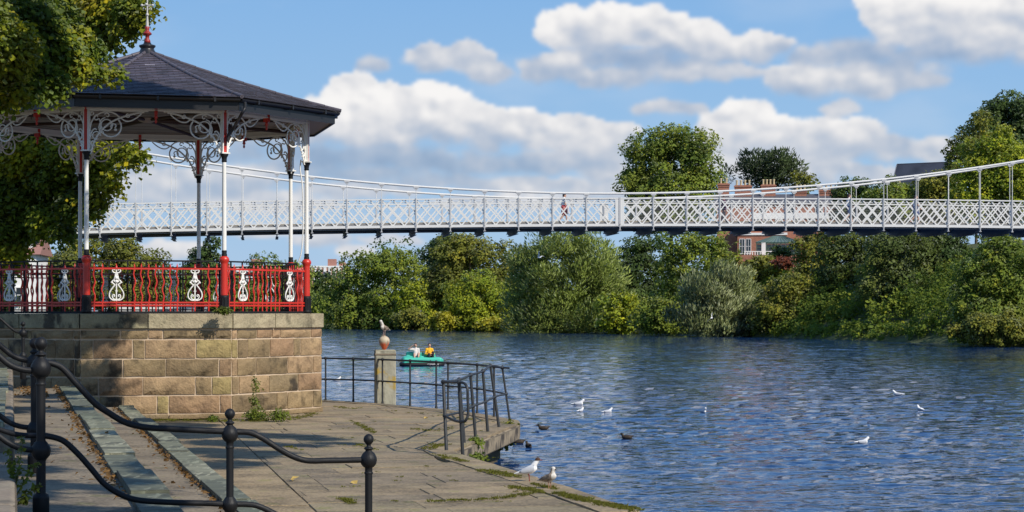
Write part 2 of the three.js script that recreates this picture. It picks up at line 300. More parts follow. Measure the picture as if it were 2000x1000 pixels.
const FARBANK = [[-150, 425, 0.12], [-80, 392, 0.14], [-34, 363, 0.2], [13, 292, 0.6], [28, 239, 1], [41.6, 184, 1], [46, 165, 1], [49, 140, 1], [51.5, 118, 1], [54, 80, 1], [57, 40, 1], [60, -20, 1]];
const bankProfile = [[-1.2, -1.5], [0, -0.78], [0.6, -0.5], [1.4, -0.15], [4, 1.2], [9, 3.8], [16, 8], [24, 10.3], [60, 11.5], [200, 12], [700, 14]];
function bankPoint(t, off) {      // t along the polyline (0..n-1), off metres inland
  const i = Math.min(FARBANK.length - 2, Math.floor(t)), f = t - i, a = FARBANK[i], b = FARBANK[i + 1];
  const nrm = (k) => { const p = FARBANK[Math.max(0, k - 1)], q = FARBANK[Math.min(FARBANK.length - 1, k + 1)], dx = q[0] - p[0], dz = q[1] - p[1], L = Math.hypot(dx, dz); return [-dz / L, dx / L]; };
  const na = nrm(i), nb = nrm(i + 1), nx = mix(na[0], nb[0], f), nz = mix(na[1], nb[1], f);
  return [mix(a[0], b[0], f) + nx * off, mix(a[1], b[1], f) + nz * off, mix(a[2], b[2], f)];
}
const profileAt = (off) => { for (let k = 1; k < bankProfile.length; k++) if (off <= bankProfile[k][0]) { const [a, ya] = bankProfile[k - 1], [b, yb] = bankProfile[k]; return mix(ya, yb, (off - a) / (b - a)); } return 14; };
function bankHeight(X, Z) {       // height of the right bank under a point
  let best = 1e9, land = 1;
  for (let t = 0; t <= FARBANK.length - 1; t += 0.05) { const p = bankPoint(t, 0), d = Math.hypot(p[0] - X, p[1] - Z); if (d < best) { const q = bankPoint(t, 1); best = d; land = (q[0] - p[0]) * (X - p[0]) + (q[1] - p[1]) * (Z - p[1]); } }
  if (land < 0) return -0.8;
  let k = 1; for (let i = 0; i < FARBANK.length - 1; i++) if (Z <= FARBANK[i][1] && Z >= FARBANK[i + 1][1]) k = mix(FARBANK[i][2], FARBANK[i + 1][2], (FARBANK[i][1] - Z) / (FARBANK[i][1] - FARBANK[i + 1][1]));
  const y = profileAt(best); return y > 0 ? y * k : y;
}
(function farBank() {
  const steps = 130, pos = [], uv = [], idx = [], n = bankProfile.length;
  for (let s = 0; s <= steps; s++) for (let k = 0; k < n; k++) {
    const t = (s / steps) * (FARBANK.length - 1), [off, y] = bankProfile[k], wob = fbm(s * 0.7, k * 0.5, 401, 3), p = bankPoint(t, off + (k < 5 ? wob * 0.5 : 0));
    pos.push(p[0], (y > 0 ? y * p[2] : y) + (k > 1 ? wob * 0.15 * Math.min(3, k * 0.4) : 0), -p[1]); uv.push(s * 2, off);
    if (s && k) { const a = (s - 1) * n + k - 1, b = s * n + k - 1; idx.push(a, b + 1, b, a, a + 1, b + 1); }
  }
  const g = new THREE.BufferGeometry();
  g.setAttribute('position', new THREE.Float32BufferAttribute(pos, 3)); g.setAttribute('uv', new THREE.Float32BufferAttribute(uv, 2)); g.setIndex(idx); g.computeVertexNormals();
  struct('far_bank', g, M.grassland);
})();
(function leftBank() {
  const s = new THREE.Shape([[-4.9, 52.2], [-9, 57], [-13, 75], [-16, 100], [-22, 160], [-32, 260], [-46, 350], [-62, 460], [-600, 460], [-600, 52.2]].map(([x, z]) => new THREE.Vector2(x, z)));
  const g = new THREE.ExtrudeGeometry(s, { depth: 1.2, bevelEnabled: false });
  g.rotateX(-Math.PI / 2).translate(0, -1.22, 0);            // shape's second axis becomes -z, its depth becomes y
  struct('left_bank', g, M.grassland);
})();

// The quay: an outline in plan (across, away), river side first
const QUAY = [[6.5, 2], [4.2, 12], [2.6, 19], [1.53, 23.2], [0.72, 26.6], [0.03, 29.2], [-0.5, 31.1], [-0.86, 32.4], [-1.02, 33.3]];
const SLABEDGE = [[-1.02, 33.3], [0.12, 41.3], [0.14, 42.5], [-0.2, 43.5], [-0.75, 45.3], [-1.55, 47.05], [-2.5, 48.7], [-3.4, 50.2], [-4.25, 51.3], [-5, 52.1]];
const OUTLINE = [...QUAY, ...SLABEDGE.slice(1)];
function clipHalf(poly, a, b) {   // keeps what lies left of a -> b (land side)
  const side = (p) => (b[0] - a[0]) * (p[1] - a[1]) - (b[1] - a[1]) * (p[0] - a[0]), out = [];
  for (let i = 0; i < poly.length; i++) {
    const p = poly[i], q = poly[(i + 1) % poly.length], sp = side(p), sq = side(q);
    if (sp >= 0) out.push(p);
    if (sp * sq < 0) { const t = sp / (sp - sq); out.push([mix(p[0], q[0], t), mix(p[1], q[1], t)]); }
  }
  return out;
}
function slabGeo(poly, top, thick, dy, r) {       // a flag with a worn arris and a slight tilt
  let ar = 0; for (let i = 0; i < poly.length; i++) { const p = poly[i], q = poly[(i + 1) % poly.length]; ar += p[0] * q[1] - q[0] * p[1]; }
  if (Math.abs(ar) < 0.06) return null;
  if (ar < 0) poly = poly.slice().reverse();
  const c = poly.reduce((s, p) => [s[0] + p[0] / poly.length, s[1] + p[1] / poly.length], [0, 0]), tx = (r() - 0.5) * 0.008, tz = (r() - 0.5) * 0.008;
  const h = (p) => top + dy + (p[0] - c[0]) * tx + (p[1] - c[1]) * tz, inset = (p, d) => { const L = Math.hypot(p[0] - c[0], p[1] - c[1]); return [mix(p[0], c[0], d / L), mix(p[1], c[1], d / L)]; };
  const pos = [], n = poly.length, tri = (...v) => v.forEach((q) => pos.push(q[0], q[1], -q[2]));
  const in1 = poly.map((p) => inset(p, 0.014)), in2 = poly.map((p) => inset(p, 0.003));
  const A = in1.map((p) => [p[0], h(p), p[1]]), B = in2.map((p) => [p[0], h(p) - 0.012, p[1]]), C = in2.map((p) => [p[0], top - thick, p[1]]);
  for (let i = 1; i < n - 1; i++) tri(A[0], A[i], A[i + 1]);
  for (let i = 0; i < n; i++) { const j = (i + 1) % n; tri(A[i], B[i], B[j]); tri(A[i], B[j], A[j]); tri(B[i], C[i], C[j]); tri(B[i], C[j], B[j]); }
  const g = new THREE.BufferGeometry();
  g.setAttribute('position', new THREE.Float32BufferAttribute(pos, 3)); g.computeVertexNormals();
  return boxUV(g, 1, r() * 9, r() * 9);
}
const promenade = new THREE.Group();
promenade.name = 'promenade'; promenade.userData.kind = 'structure'; scene.add(promenade);
(function () {
  const under = OUTLINE.map((p, i) => { if (i < QUAY.length) return p; const q = OUTLINE[i - 1], w = OUTLINE[Math.min(OUTLINE.length - 1, i + 1)], dx = w[0] - q[0], dz = w[1] - q[1], D = Math.hypot(dx, dz); return [p[0] - (dz / D) * 0.4, p[1] + (dx / D) * 0.4]; });
  const s = new THREE.Shape([...under, [-60, 52.1], [-60, -8], [6.5, -8]].map(([x, z]) => new THREE.Vector2(x, z)));
  part('paving_bed', boxUV(new THREE.ExtrudeGeometry(s, { depth: 2, bevelEnabled: false }).rotateX(-Math.PI / 2).translate(0, -2.03, 0)), M.bed, promenade);
  const r = rng(11), a = Math.atan(-0.224), ca = Math.cos(a), sa = Math.sin(a);
  const toW = (u, v) => [u * ca + v * sa, v * ca - u * sa];            // u across the rows, v along them
  const slabs = [];
  const ring = [...OUTLINE, [-60, 52.1], [-60, -8], [6.5, -8]], inside = ([x, z]) => { let c = false; for (let i = 0, j = ring.length - 1; i < ring.length; j = i++) { const [a, b] = ring[i], [d, e] = ring[j]; if (b > z !== e > z && x < ((d - a) * (z - b)) / (e - b) + a) c = !c; } return c; };
  for (let z = 9; z < 42; z += 3) { const X = (k, q) => k * q, g = slabGeo([[-0.2574 * z + 2.58, z + 0.01], [-0.21 * z + 2.54, z + 0.01], [-0.21 * (z + 2.99) + 2.54, z + 2.99], [-0.2574 * (z + 2.99) + 2.58, z + 2.99]], -0.004, 0.03, 0, r); part('side_strip', g, M.strip, promenade); }
  const L = QUAY.length - 1, edgeIn = [...QUAY, ...SLABEDGE.slice(1)].map((p, i, l) => { const q = l[Math.max(0, i - 1)], w = l[Math.min(l.length - 1, i + 1)], dx = w[0] - q[0], dz = w[1] - q[1], D = Math.hypot(dx, dz), k = i > L ? 0.42 : 0.5; return [p[0] - (dz / D) * k, p[1] + (dx / D) * k]; });
  for (let v = 9; v < 54; ) {
    const dv = 0.68 + r() * 0.5;
    for (let u = -12 + r() * 0.8; u < 12; ) {
      const du = 0.95 + r() * 1.3;
      let poly = [[u, v], [u + du, v], [u + du, v + dv], [u, v + dv]].map(([p, q]) => toW(p + (r() - 0.5) * 0.012, q + (r() - 0.5) * 0.012));
      const cz = poly[0][1], cx = poly[0][0];
      if (cx > -0.21 * cz + 2.55 - 2.2) {
        for (let i = 0; i < edgeIn.length - 1; i++) { const p = edgeIn[i], q = edgeIn[i + 1]; if (cz > Math.min(p[1], q[1]) - 2 && cz < Math.max(p[1], q[1]) + 2 && poly.length > 2 && (i !== L - 1 || cz < 33) && (i !== L || cz > 33.2)) poly = clipHalf(poly, p, q); }
        if (poly.length > 2) poly = clipHalf(poly, [-8.79, 54], [0.66, 9]);
        const mc = poly.reduce((q, p) => [q[0] + p[0] / poly.length, q[1] + p[1] / poly.length], [0, 0]);
        if (poly.length > 2 && inside(mc)) { const g = slabGeo(poly, 0, 0.05, (r() - 0.5) * 0.012, r); if (g) slabs.push([cz, g, Math.floor(r() * 5)]); }
      }
      u += du;
    }
    v += dv;
  }
  // the coping stones along the water's edge
  for (let i = 0; i < edgeIn.length - 1; i++) {
    const p = OUTLINE[i], q = OUTLINE[i + 1], pi = edgeIn[i], qi = edgeIn[i + 1], len = Math.hypot(q[0] - p[0], q[1] - p[1]), k = Math.max(1, Math.round(len / 1.3));
    for (let s = 0; s < k; s++) {
      const lerp = (a, b, t) => [mix(a[0], b[0], t), mix(a[1], b[1], t)], t0 = s / k, t1 = (s + 1) / k;
      const g = slabGeo([lerp(p, q, t0), lerp(p, q, t1), lerp(pi, qi, t1), lerp(pi, qi, t0)], 0.012, 0.1, (r() - 0.5) * 0.01, r);
      if (g && p[1] > 8) slabs.push([p[1] + s, g, Math.floor(r() * 5)]);
    }
  }
  part('filler_slab', slabGeo([[-2.9, 31.6], [-1.25, 31.6], [-1.35, 33.2], [-1.15, 36.4], [-2.9, 36.6]], -0.006, 0.03, 0, r), M.slabs[0], promenade);
  slabs.sort((a, b) => a[0] - b[0]);
  const seen = slabs.filter((q) => q[0] > 19), near = slabs.filter((q) => q[0] <= 19), first = seen.slice(0, 296), rest = [...near, ...seen.slice(296)];
  for (const [, g, k] of first) part('paving_slab', g, M.slabs[k], promenade);
  if (rest.length) part('far_paving', rest.map((q) => q[1]), M.slabs[1], promenade, 'stuff');
  // the quay wall below the projecting slab, and the thick slab edge itself
  const edge = [];
  for (let i = 0; i < SLABEDGE.length - 1; i++) {
    const p = SLABEDGE[i], q = SLABEDGE[i + 1], d = Math.hypot(q[0] - p[0], q[1] - p[1]), ry = Math.atan2(q[1] - p[1], q[0] - p[0]), nx = (q[1] - p[1]) / d, nz = -(q[0] - p[0]) / d;
    edge.push(boxUV(rbox(d + 0.02, 0.31 + (i % 3) * 0.03, 0.36, (p[0] + q[0]) / 2 - nx * 0.14, -0.19, -((p[1] + q[1]) / 2 - nz * 0.14), 0.035, ry), 1, i * 0.7));
  }
  part('slab_edge', edge, M.concrete, promenade);
})();

// The seating terraces run away to the left (direction t), their edges facing the river (direction r)
const TR = [0.9684, 0.2493], TT = [-0.2493, 0.9684], TRY = 0.252;
const tierAt = (ox, Z) => [0.9684 * ox, 1.0326 * Z - 0.2493 * ox];      // (r, s) of a point given by its edge offset and depth
const tierPos = (r, s, y) => V(r * TR[0] + s * TT[0], y, -(r * TR[1] + s * TT[1]));
function tierBox(r0, r1, s0, s1, y0, y1, rad = 0.02) { const c = tierPos((r0 + r1) / 2, (s0 + s1) / 2, (y0 + y1) / 2); return boxUV(rbox(r1 - r0, y1 - y0, s1 - s0, c.x, c.y, c.z, rad, TRY), 1, s0 * 0.37, r0); }
const terraces = new THREE.Group();
terraces.name = 'terraces'; terraces.userData.kind = 'structure'; scene.add(terraces);
(function () {
  const r = rng(23), e1 = 2.6 * 0.9684, e2 = 1.42 * 0.9684, e3 = 0.04 * 0.9684, END = 42.3;
  const treads = (r0, r1, y, s0, s1) => { for (let s = s0; s < s1; ) { const d = Math.min(3.2 + r() * 0.5, s1 - s); part('tread_slab', tierBox(r0, r1, s + 0.006, s + d - 0.006, -0.3, y + (r() - 0.5) * 0.008, 0.012), M.tread, terraces); s += d; } };
  treads(e2 - 0.02, e1 - 0.13, 0.345, 9, END); treads(e3 - 0.02, e2 - 0.13, 0.745, 9, END + 0.4);
  for (const [r0, r1, y, s0, s1] of [[e1 - 0.13, e1, 0.345, 9, END], [e2 - 0.13, e2, 0.745, 9, END + 0.4]]) for (let s = s0; s < s1; s += 1.7) part('edge_stone', tierBox(r0 + 0.002, r1, s, Math.min(s + 1.694, s1), -0.3, y + 0.004, 0.03), M.nosing, terraces);
  // the third terrace is broken by a stair
  for (const [s0, s1] of [[-6, 15.45], [21.3, END + 1]]) {
    for (let s = s0; s < s1; s += 1.9) part('edge_stone', tierBox(e3 - 0.2, e3, s, Math.min(s + 1.894, s1), 0.2, 1.15, 0.05), M.nosing, terraces);
    part('tread_slab', tierBox(e3 - 5, e3 - 0.203, s0, s1, 0.2, 1.12), M.tread, terraces);
  }
  for (let k = 0; k < 3; k++) part('stair_tread', tierBox(e3 - 5, e3 - 0.05 - k * 0.32, 15.46, 21.29, 0.3, 0.9 + k * 0.16), M.nosing, terraces);
  const boards = (right, w, y, s0, s1, len, jog) => {
    for (let s = s0, k = 0; s < s1; k++) {
      const d = Math.min(len * (0.9 + r() * 0.2), s1 - s), j = (r() - 0.5) * jog, dy = (r() - 0.5) * 0.034;
      part('seat_board', tierBox(right - w + j, right + j, s + 0.008, s + d - 0.008, y - 0.06, y + dy, 0.01), M.plank[Math.floor(r() * 4)], terraces);
      s += d;
    }
  };
  boards(e1 - 0.03, 0.31, 0.405, 16, 41.5, 2.3, 0.06);
  boards(e2 - 0.03, 0.34, 0.805, 15, 42.5, 2.3, 0.06);
  boards(e3 - 0.1, 0.34, 1.2, 21.6, 42, 1.75, 0.04);
})();

// ---------------------------------------------------------------- bandstand
const BS = { x: -8.81, z: 47, rot: 0.237, R: 3.96 };
const vert = (k, R = BS.R, y = 0) => { const a = BS.rot + ((-112.5 + 45 * (((k % 8) + 8) % 8)) * Math.PI) / 180; return V(R * Math.cos(a), y, -R * Math.sin(a)); };
function blockGeo(w, h, r, rough = 1) {          // a rock-faced stone: centre of its front at the origin, facing +z
  const nx = Math.max(3, Math.min(7, Math.round(w / 0.13))), ny = h > 0.25 ? 4 : 3, pos = [], idx = [], s = Math.floor(r() * 1e5);
  const nxt = nx + 1, nyt = ny + 1;
  for (let j = 0; j < nyt; j++) for (let i = 0; i < nxt; i++) {
    const u = i / nx, v = j / ny, e = Math.min(1, Math.min(u, 1 - u) * w * 14, Math.min(v, 1 - v) * h * 14), jit = 0.008;
    pos.push((u - 0.5) * w + (i && i < nx ? 0 : vnoise(v * 3, s, 5) * jit), (v - 0.5) * h + (j && j < ny ? 0 : vnoise(u * 5, s + 9, 6) * jit), e * (0.03 + fbm(u * w * 6 + s, v * h * 7, 7, 3) * 0.045) * rough);
    if (i && j) { const a = (j - 1) * nxt + i - 1; idx.push(a, a + 1, a + nxt + 1, a, a + nxt + 1, a + nxt); }
  }
  const n0 = pos.length / 3, ring = [];
  for (let i = 0; i < nx; i++) ring.push(i); for (let j = 0; j < ny; j++) ring.push(j * nxt + nx); for (let i = nx; i > 0; i--) ring.push(ny * nxt + i); for (let j = ny; j > 0; j--) ring.push(j * nxt);
  ring.forEach((k) => pos.push(pos[k * 3], pos[k * 3 + 1], -0.09));
  ring.forEach((k, i) => { const j = (i + 1) % ring.length; idx.push(k, n0 + i, ring[j], ring[j], n0 + i, n0 + j); });
  const g = new THREE.BufferGeometry(); g.setAttribute('position', new THREE.Float32BufferAttribute(pos, 3)); g.setIndex(idx);
  const t = toCreasedNormals(g, 0.6); return boxUV(t, 1, r() * 7, r() * 7);
}
const bandstand = thing('bandstand', 'octagonal bandstand with grey slate roof, red and white ironwork, on a sandstone base', 'bandstand', V(BS.x, 0, -BS.z));
(function () {
  const r = rng(31), B = bandstand, RW = 4.33;
  // --- stone base
  const base = part('stone_base', new THREE.CylinderGeometry(RW - 0.035, RW - 0.035, 2.0, 8, 1, false).rotateY(0).translate(0, 1.0, 0), M.mortar, B);
  base.geometry = (() => { const s = new THREE.Shape([0, 1, 2, 3, 4, 5, 6, 7].map((k) => { const p = vert(k, RW - 0.02); return new THREE.Vector2(p.x, -p.z); })); return boxUV(new THREE.ExtrudeGeometry(s, { depth: 2.3, bevelEnabled: false }).rotateX(-Math.PI / 2)); })();
  const courses = [[2.0, 2.34, 1], [1.78, 1.965, 0], [1.35, 1.755, 0], [0.945, 1.325, 0], [0.535, 0.92, 0], [0.125, 0.51, 0], [0.0, 0.1, 2]];
  const joints = [
    [-90, -20, 38, 161, 289, 453, 537],
    [-95, -40, 27, 61, 142, 235, 290, 318, 421, 463, 502, 532, 548, 608], [-80, -30, 17, 89, 108, 145, 182, 259, 283, 383, 465, 484, 528, 574, 587], [-100, -45, 60, 145, 240, 324, 428, 464, 501, 562, 612],
    [-70, 40, 100, 150, 192, 279, 382, 414, 467, 526, 583], [-60, 20, 120, 193, 241, 307, 330, 430, 500, 541, 562, 612], [-50, 70, 215, 330, 460, 560],
  ];
  const uOn = (k, px, R) => { const a = vert(k, R), b = vert(k + 1, R), m = (px - 1000) / FOCAL, X0 = BS.x + a.x, Z0 = BS.z - a.z, dX = b.x - a.x, dZ = -(b.z - a.z); return (m * Z0 - X0) / (dX - m * dZ); };
  for (const k of [7, 0, 1, 2, 3, 6]) {
    courses.forEach(([y0, y1, kind], c) => {
      const R = RW + (kind === 1 ? 0.035 : kind === 2 ? 0.03 : 0), a = vert(k, R), b = vert(k + 1, R), len = a.distanceTo(b);
      let us = k === 7 || k < 2 ? joints[c].map((px) => uOn(k, px, R)).filter((u) => u > 0.035 && u < 0.965) : [];
      if (k === 7) us = us.length ? us : [0.35, 0.7];
      if (k === 2 || k === 3 || k === 6) for (let u = 0.1 + r() * 0.15; u < 0.92; u += (kind === 1 ? 0.36 : 0.12) + r() * 0.18) us.push(u);
      us = [0, ...us, 1];
      for (let i = 0; i < us.length - 1; i++) {
        const w = (us[i + 1] - us[i]) * len - 0.028, h = y1 - y0 - (kind ? 0.006 : 0.012), um = (us[i] + us[i + 1]) / 2;
        if (w < 0.04) continue;
        const g = kind === 1 ? boxUV(rbox(w + 0.012, h, 0.3, 0, 0, -0.13, 0.016), 1, r() * 5, r() * 5) : blockGeo(w, h, r, kind === 2 ? 0.5 : 1);
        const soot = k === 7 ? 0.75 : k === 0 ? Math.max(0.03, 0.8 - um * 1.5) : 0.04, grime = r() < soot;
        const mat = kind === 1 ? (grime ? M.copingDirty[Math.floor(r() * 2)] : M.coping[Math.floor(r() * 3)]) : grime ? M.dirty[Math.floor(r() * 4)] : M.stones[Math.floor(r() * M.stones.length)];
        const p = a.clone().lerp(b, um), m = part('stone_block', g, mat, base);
        m.position.set(p.x, (y0 + y1) / 2, p.z); m.rotation.y = Math.atan2(-(b.z - a.z), b.x - a.x);
      }
    });
  }
  part('floor', (() => { const s = new THREE.Shape([0, 1, 2, 3, 4, 5, 6, 7].map((k) => { const p = vert(k, RW - 0.16); return new THREE.Vector2(p.x, -p.z); })); return boxUV(new THREE.ExtrudeGeometry(s, { depth: 0.02, bevelEnabled: false }).rotateX(-Math.PI / 2).translate(0, 2.31, 0)); })(), M.tread, B);
  // --- columns
  const pedBase = lathe([[0, 0], [0.115, 0], [0.118, 0.06], [0.1, 0.09], [0.1, 0.36], [0.106, 0.38], [0.1, 0.42], [0, 0.42]], 16);
  const flutes = []; for (let i = 0; i < 10; i++) flutes.push(bar(V(0.099 * Math.cos(i * 0.628), 0.1, 0.099 * Math.sin(i * 0.628)), V(0.099 * Math.cos(i * 0.628), 0.35, 0.099 * Math.sin(i * 0.628)), 0.012, 0.012, 5));
  const pedestal = lathe([[0.08, 0.42], [0.082, 0.5], [0.078, 1.12], [0.09, 1.16], [0.112, 1.2], [0.112, 1.24], [0.09, 1.28], [0.06, 1.3]], 18);
  const collar = lathe([[0.062, 1.29], [0.066, 1.33], [0.056, 1.36], [0.06, 1.42], [0.052, 1.43]], 14);
  const shaft = lathe([[0.051, 1.42], [0.05, 2.4], [0.046, 3.44]], 16);
  const cap = lathe([[0.045, 3.41], [0.062, 3.43], [0.055, 3.46], [0.062, 3.52], [0.09, 3.57], [0.092, 3.6], [0, 3.6]], 16);
  const abacus = box(0.2, 0.03, 0.2, 0, 3.617, 0), upper = [box(0.075, 0.98, 0.085, 0, 4.12, 0)], flange = [-1, 1].map((s) => box(0.026, 0.98, 0.11, s * 0.052, 4.12, 0));
  const ribs = []; for (let i = 0; i < 14; i++) ribs.push(box(0.06, 0.014, 0.012, 0, 3.72 + i * 0.034, 0.046));
  for (let k = 0; k < 8; k++) {
    const p = vert(k), c = part('column', shaft, M.white, B);
    c.position.set(p.x, 2.33, p.z); c.rotation.y = Math.atan2(p.x, p.z);
    part('pedestal_base', [pedBase, flutes], M.iron, c); part('pedestal', pedestal, M.red, c); part('collar', collar, M.iron, c);
    part('capital', cap, M.iron, c); part('abacus', abacus, M.white, c); part('upper_post', [upper, ribs], M.red, c); part('flange', flange, M.white, c);
  }
  // --- cast brackets either side of every column
  const P2 = (l) => l.map(([u, v]) => V(u, -v, 0)), ring = (u, v, R, a0, a1, r1 = R) => { const o = []; for (let i = 0; i <= 12; i++) { const a = mix(a0, a1, i / 12), q = mix(R, r1, i / 12); o.push([u + q * Math.cos(a), v + q * Math.sin(a)]); } return P2(o); };
  const t = 0.0185, brk = [
    tube(P2([[0.085, 0.98], [0.15, 0.75], [0.29, 0.5], [0.53, 0.275], [0.75, 0.165], [1.03, 0.075], [1.26, 0.03]]), t * 1.25, 30, 6),
    tube(P2([[0.75, 0.175], [0.84, 0.235], [0.95, 0.235], [1.08, 0.17], [1.2, 0.07]]), t * 0.9, 18, 6),
    tube(ring(0.53, 0.37, 0.225, -0.75, 3.3), t * 1.1, 26, 6), tube(ring(0.44, 0.335, 0.125, 0, 6.283), t * 0.85, 22, 6),
    tube(ring(0.6, 0.36, 0.075, 2.6, 7.6, 0.03), t * 0.8, 16, 6),
    tube(P2([[0.07, 0.52], [0.1, 0.3], [0.19, 0.15], [0.32, 0.065], [0.47, 0.04], [0.63, 0.085], [0.745, 0.185]]), t, 26, 6),
    tube(P2([[0.29, 0.5], [0.27, 0.38], [0.3, 0.27], [0.27, 0.2], [0.21, 0.23]]), t * 0.85, 16, 6), tube(P2([[0.29, 0.3], [0.34, 0.2], [0.41, 0.17]]), t * 0.8, 8, 6),
    tube(ring(0.215, 0.57, 0.085, 1.2, 6.4), t * 0.9, 16, 6), tube(ring(0.145, 0.74, 0.06, 0.9, 6.2, 0.035), t * 1.1, 14, 6), tube(P2([[0.08, 0.62], [0.12, 0.48], [0.18, 0.42], [0.22, 0.45]]), t, 12, 6),
    tube(ring(0.13, 0.085, 0.05, 2, 8, 0.02), t * 0.8, 12, 6), tube(ring(0.45, 0.12, 0.06, 3.4, 9, 0.02), t * 0.8, 14, 6), tube(ring(0.22, 0.16, 0.07, 1.6, 6.6, 0.02), t * 0.7, 12, 6), tube(ring(0.9, 0.115, 0.04, 0, 5), t * 0.7, 10, 6),
    ball(0.034, 0.63, -0.435, 0, 8), ball(0.03, 0.53, -0.275, 0, 8), ball(0.03, 0.3, -0.5, 0, 8), ball(0.028, 0.12, -0.86, 0, 8), ball(0.026, 0.36, -0.5, 0, 8),
    box(0.03, 0.98, 0.05, 0.07, -0.5, 0), box(1.3, 0.03, 0.05, 0.7, -0.012, 0),
  ];
  const brkR = joinG(brk).scale(1, 1, 0.75), brkL = brkR.clone().rotateY(Math.PI);
  for (let k = 0; k < 8; k++) {
    const a = vert(k), b = vert(k + 1), yaw = Math.atan2(-(b.z - a.z), b.x - a.x);
    const R1 = part('bracket', brkR, M.white, B); R1.position.set(a.x, 6.86, a.z); R1.rotation.y = yaw;
    const L1 = part('bracket', brkL, M.white, B); L1.position.set(b.x, 6.86, b.z); L1.rotation.y = yaw;
    const len = a.distanceTo(b), mid = a.clone().lerp(b, 0.5), on = (o) => { o.position.set(mid.x, 0, mid.z); o.rotation.y = yaw; return o; };
    on(part('ring_beam', [box(len, 0.12, 0.1, 0, 6.93, 0), box(len, 0.03, 0.14, 0, 6.875, 0)], M.white, B));
    on(part('pendant', [box(0.07, 0.2, 0.14, 0, 6.87, 0), lathe([[0, 6.58], [0.022, 6.6], [0.03, 6.64], [0.016, 6.67], [0.045, 6.71], [0.03, 6.75], [0.035, 6.78], [0, 6.78]], 10)], M.red, B));
    // --- the railing of this side
    const rl = on(part('railing_panel', [box(len - 0.14, 0.04, 0.032, 0, 3.34, 0)], M.red, B));
    for (const y of [2.52, 2.585]) part('lower_rail', box(len - 0.14, 0.036, 0.028, 0, y, 0), M.red, rl);
    part('foot_rail', box(len - 0.14, 0.05, 0.05, 0, 2.365, 0), M.iron, rl);
    const wob = []; for (let i = 0; i <= 16; i++) { const y = 2.39 + (i / 16) * 1.0; wob.push(V(y > 2.62 && y < 3.3 ? 0.022 * Math.sin((y - 2.62) * 18.5) : 0, y, 0)); }
    const wavy = joinG([tube(wob, 0.019, 18, 6), new THREE.ConeGeometry(0.026, 0.09, 6).translate(0, 3.42, 0), box(0.03, 0.02, 0.05, 0, 3.385, 0)]);
    for (const f of [-0.445, -0.385, -0.155, -0.105, -0.052, 0, 0.052, 0.105, 0.155, 0.385, 0.445]) part('wavy_bar', wavy, M.red, rl).position.x = f * len;
    const orn = (() => {
      const q = 0.0165, sc = (s) => [tube([V(s * 0.02, 2.63, 0), V(s * 0.09, 2.64, 0), V(s * 0.15, 2.7, 0), V(s * 0.15, 2.8, 0), V(s * 0.1, 2.89, 0), V(s * 0.03, 2.98, 0)], q, 22, 6),
        tube([V(s * 0.012, 2.65, 0), V(s * 0.06, 2.66, 0), V(s * 0.09, 2.71, 0), V(s * 0.07, 2.76, 0), V(s * 0.04, 2.74, 0), V(s * 0.055, 2.71, 0)], q * 0.9, 18, 6),
        tube([V(s * 0.03, 2.98, 0), V(s * 0.08, 3.01, 0), V(s * 0.09, 3.06, 0), V(s * 0.05, 3.08, 0), V(s * 0.04, 3.04, 0)], q, 14, 6), tube([V(s * 0.05, 3.09, 0), V(s * 0.03, 3.17, 0), V(s * 0.012, 3.24, 0)], q, 8, 6),
        tube([V(s * 0.012, 3.24, 0), V(s * 0.06, 3.25, 0), V(s * 0.09, 3.29, 0), V(s * 0.06, 3.325, 0), V(s * 0.03, 3.3, 0)], q, 14, 6), ball(0.024, s * 0.105, 3.03, 0, 6)];
      return joinG([sc(1), sc(-1), box(0.026, 0.7, 0.02, 0, 2.97, 0), box(0.075, 0.016, 0.022, 0, 3.2, 0), box(0.06, 0.016, 0.022, 0, 2.84, 0), ball(0.04, 0, 3.05, 0, 8), ball(0.045, 0, 3.13, 0, 8)]);
    })();
    for (const f of [-0.285, 0.285]) { part('scroll_ornament', orn, M.white, rl).position.x = f * len; const s = part('wavy_bar', [box(0.026, 0.24, 0.02, 0, 2.5, 0), new THREE.ConeGeometry(0.03, 0.1, 6).translate(0, 3.41, 0)], M.red, rl); s.position.x = f * len; }
    // --- the plain black safety fence just inside
    const ia = vert(k, BS.R - 0.24), ib = vert(k + 1, BS.R - 0.24), il = ia.distanceTo(ib), im = ia.clone().lerp(ib, 0.5), bars = [];
    for (let q = 0; q < 7; q++) bars.push(box(0.035, 1.16, 0.02, (q / 7 - 0.5) * il, 2.93, 0));
    const sf = part('safety_fence', [box(il, 0.035, 0.04, 0, 3.52, 0), box(il, 0.025, 0.03, 0, 3.22, 0), box(il, 0.03, 0.03, 0, 2.42, 0), bars], M.iron, B);
    sf.position.set(im.x, 0, im.z); sf.rotation.y = yaw;
    // --- eaves
    const fa = vert(k, 4.64), fb = vert(k + 1, 4.64), fl = fa.distanceTo(fb), fm = fa.clone().lerp(fb, 0.5), onF = (o) => { o.position.set(fm.x, 0, fm.z); o.rotation.y = yaw; return o; };
    onF(part('fascia', box(fl, 0.2, 0.03, 0, 6.95, 0), M.gutter, B));
    const gl = fl + 0.06, gp = []; for (let i = 0; i <= 6; i++) gp.push([0.062 * Math.cos(Math.PI * (1 + i / 6)), 0.062 * Math.sin(Math.PI * (1 + i / 6))]);
    const gs = new THREE.Shape([...gp, [0.052, 0.005], [0.03, -0.03], [-0.03, -0.03], [-0.052, 0.005]].map(([x, y]) => new THREE.Vector2(x, y)));
    onF(part('gutter', [new THREE.ExtrudeGeometry(gs, { depth: gl, bevelEnabled: false }).rotateY(Math.PI / 2).translate(-gl / 2, 7.1, 0.08), [-0.35, 0, 0.35].map((f) => box(0.05, 0.09, 0.15, f * fl, 7.07, 0.08))], M.gutter, B));
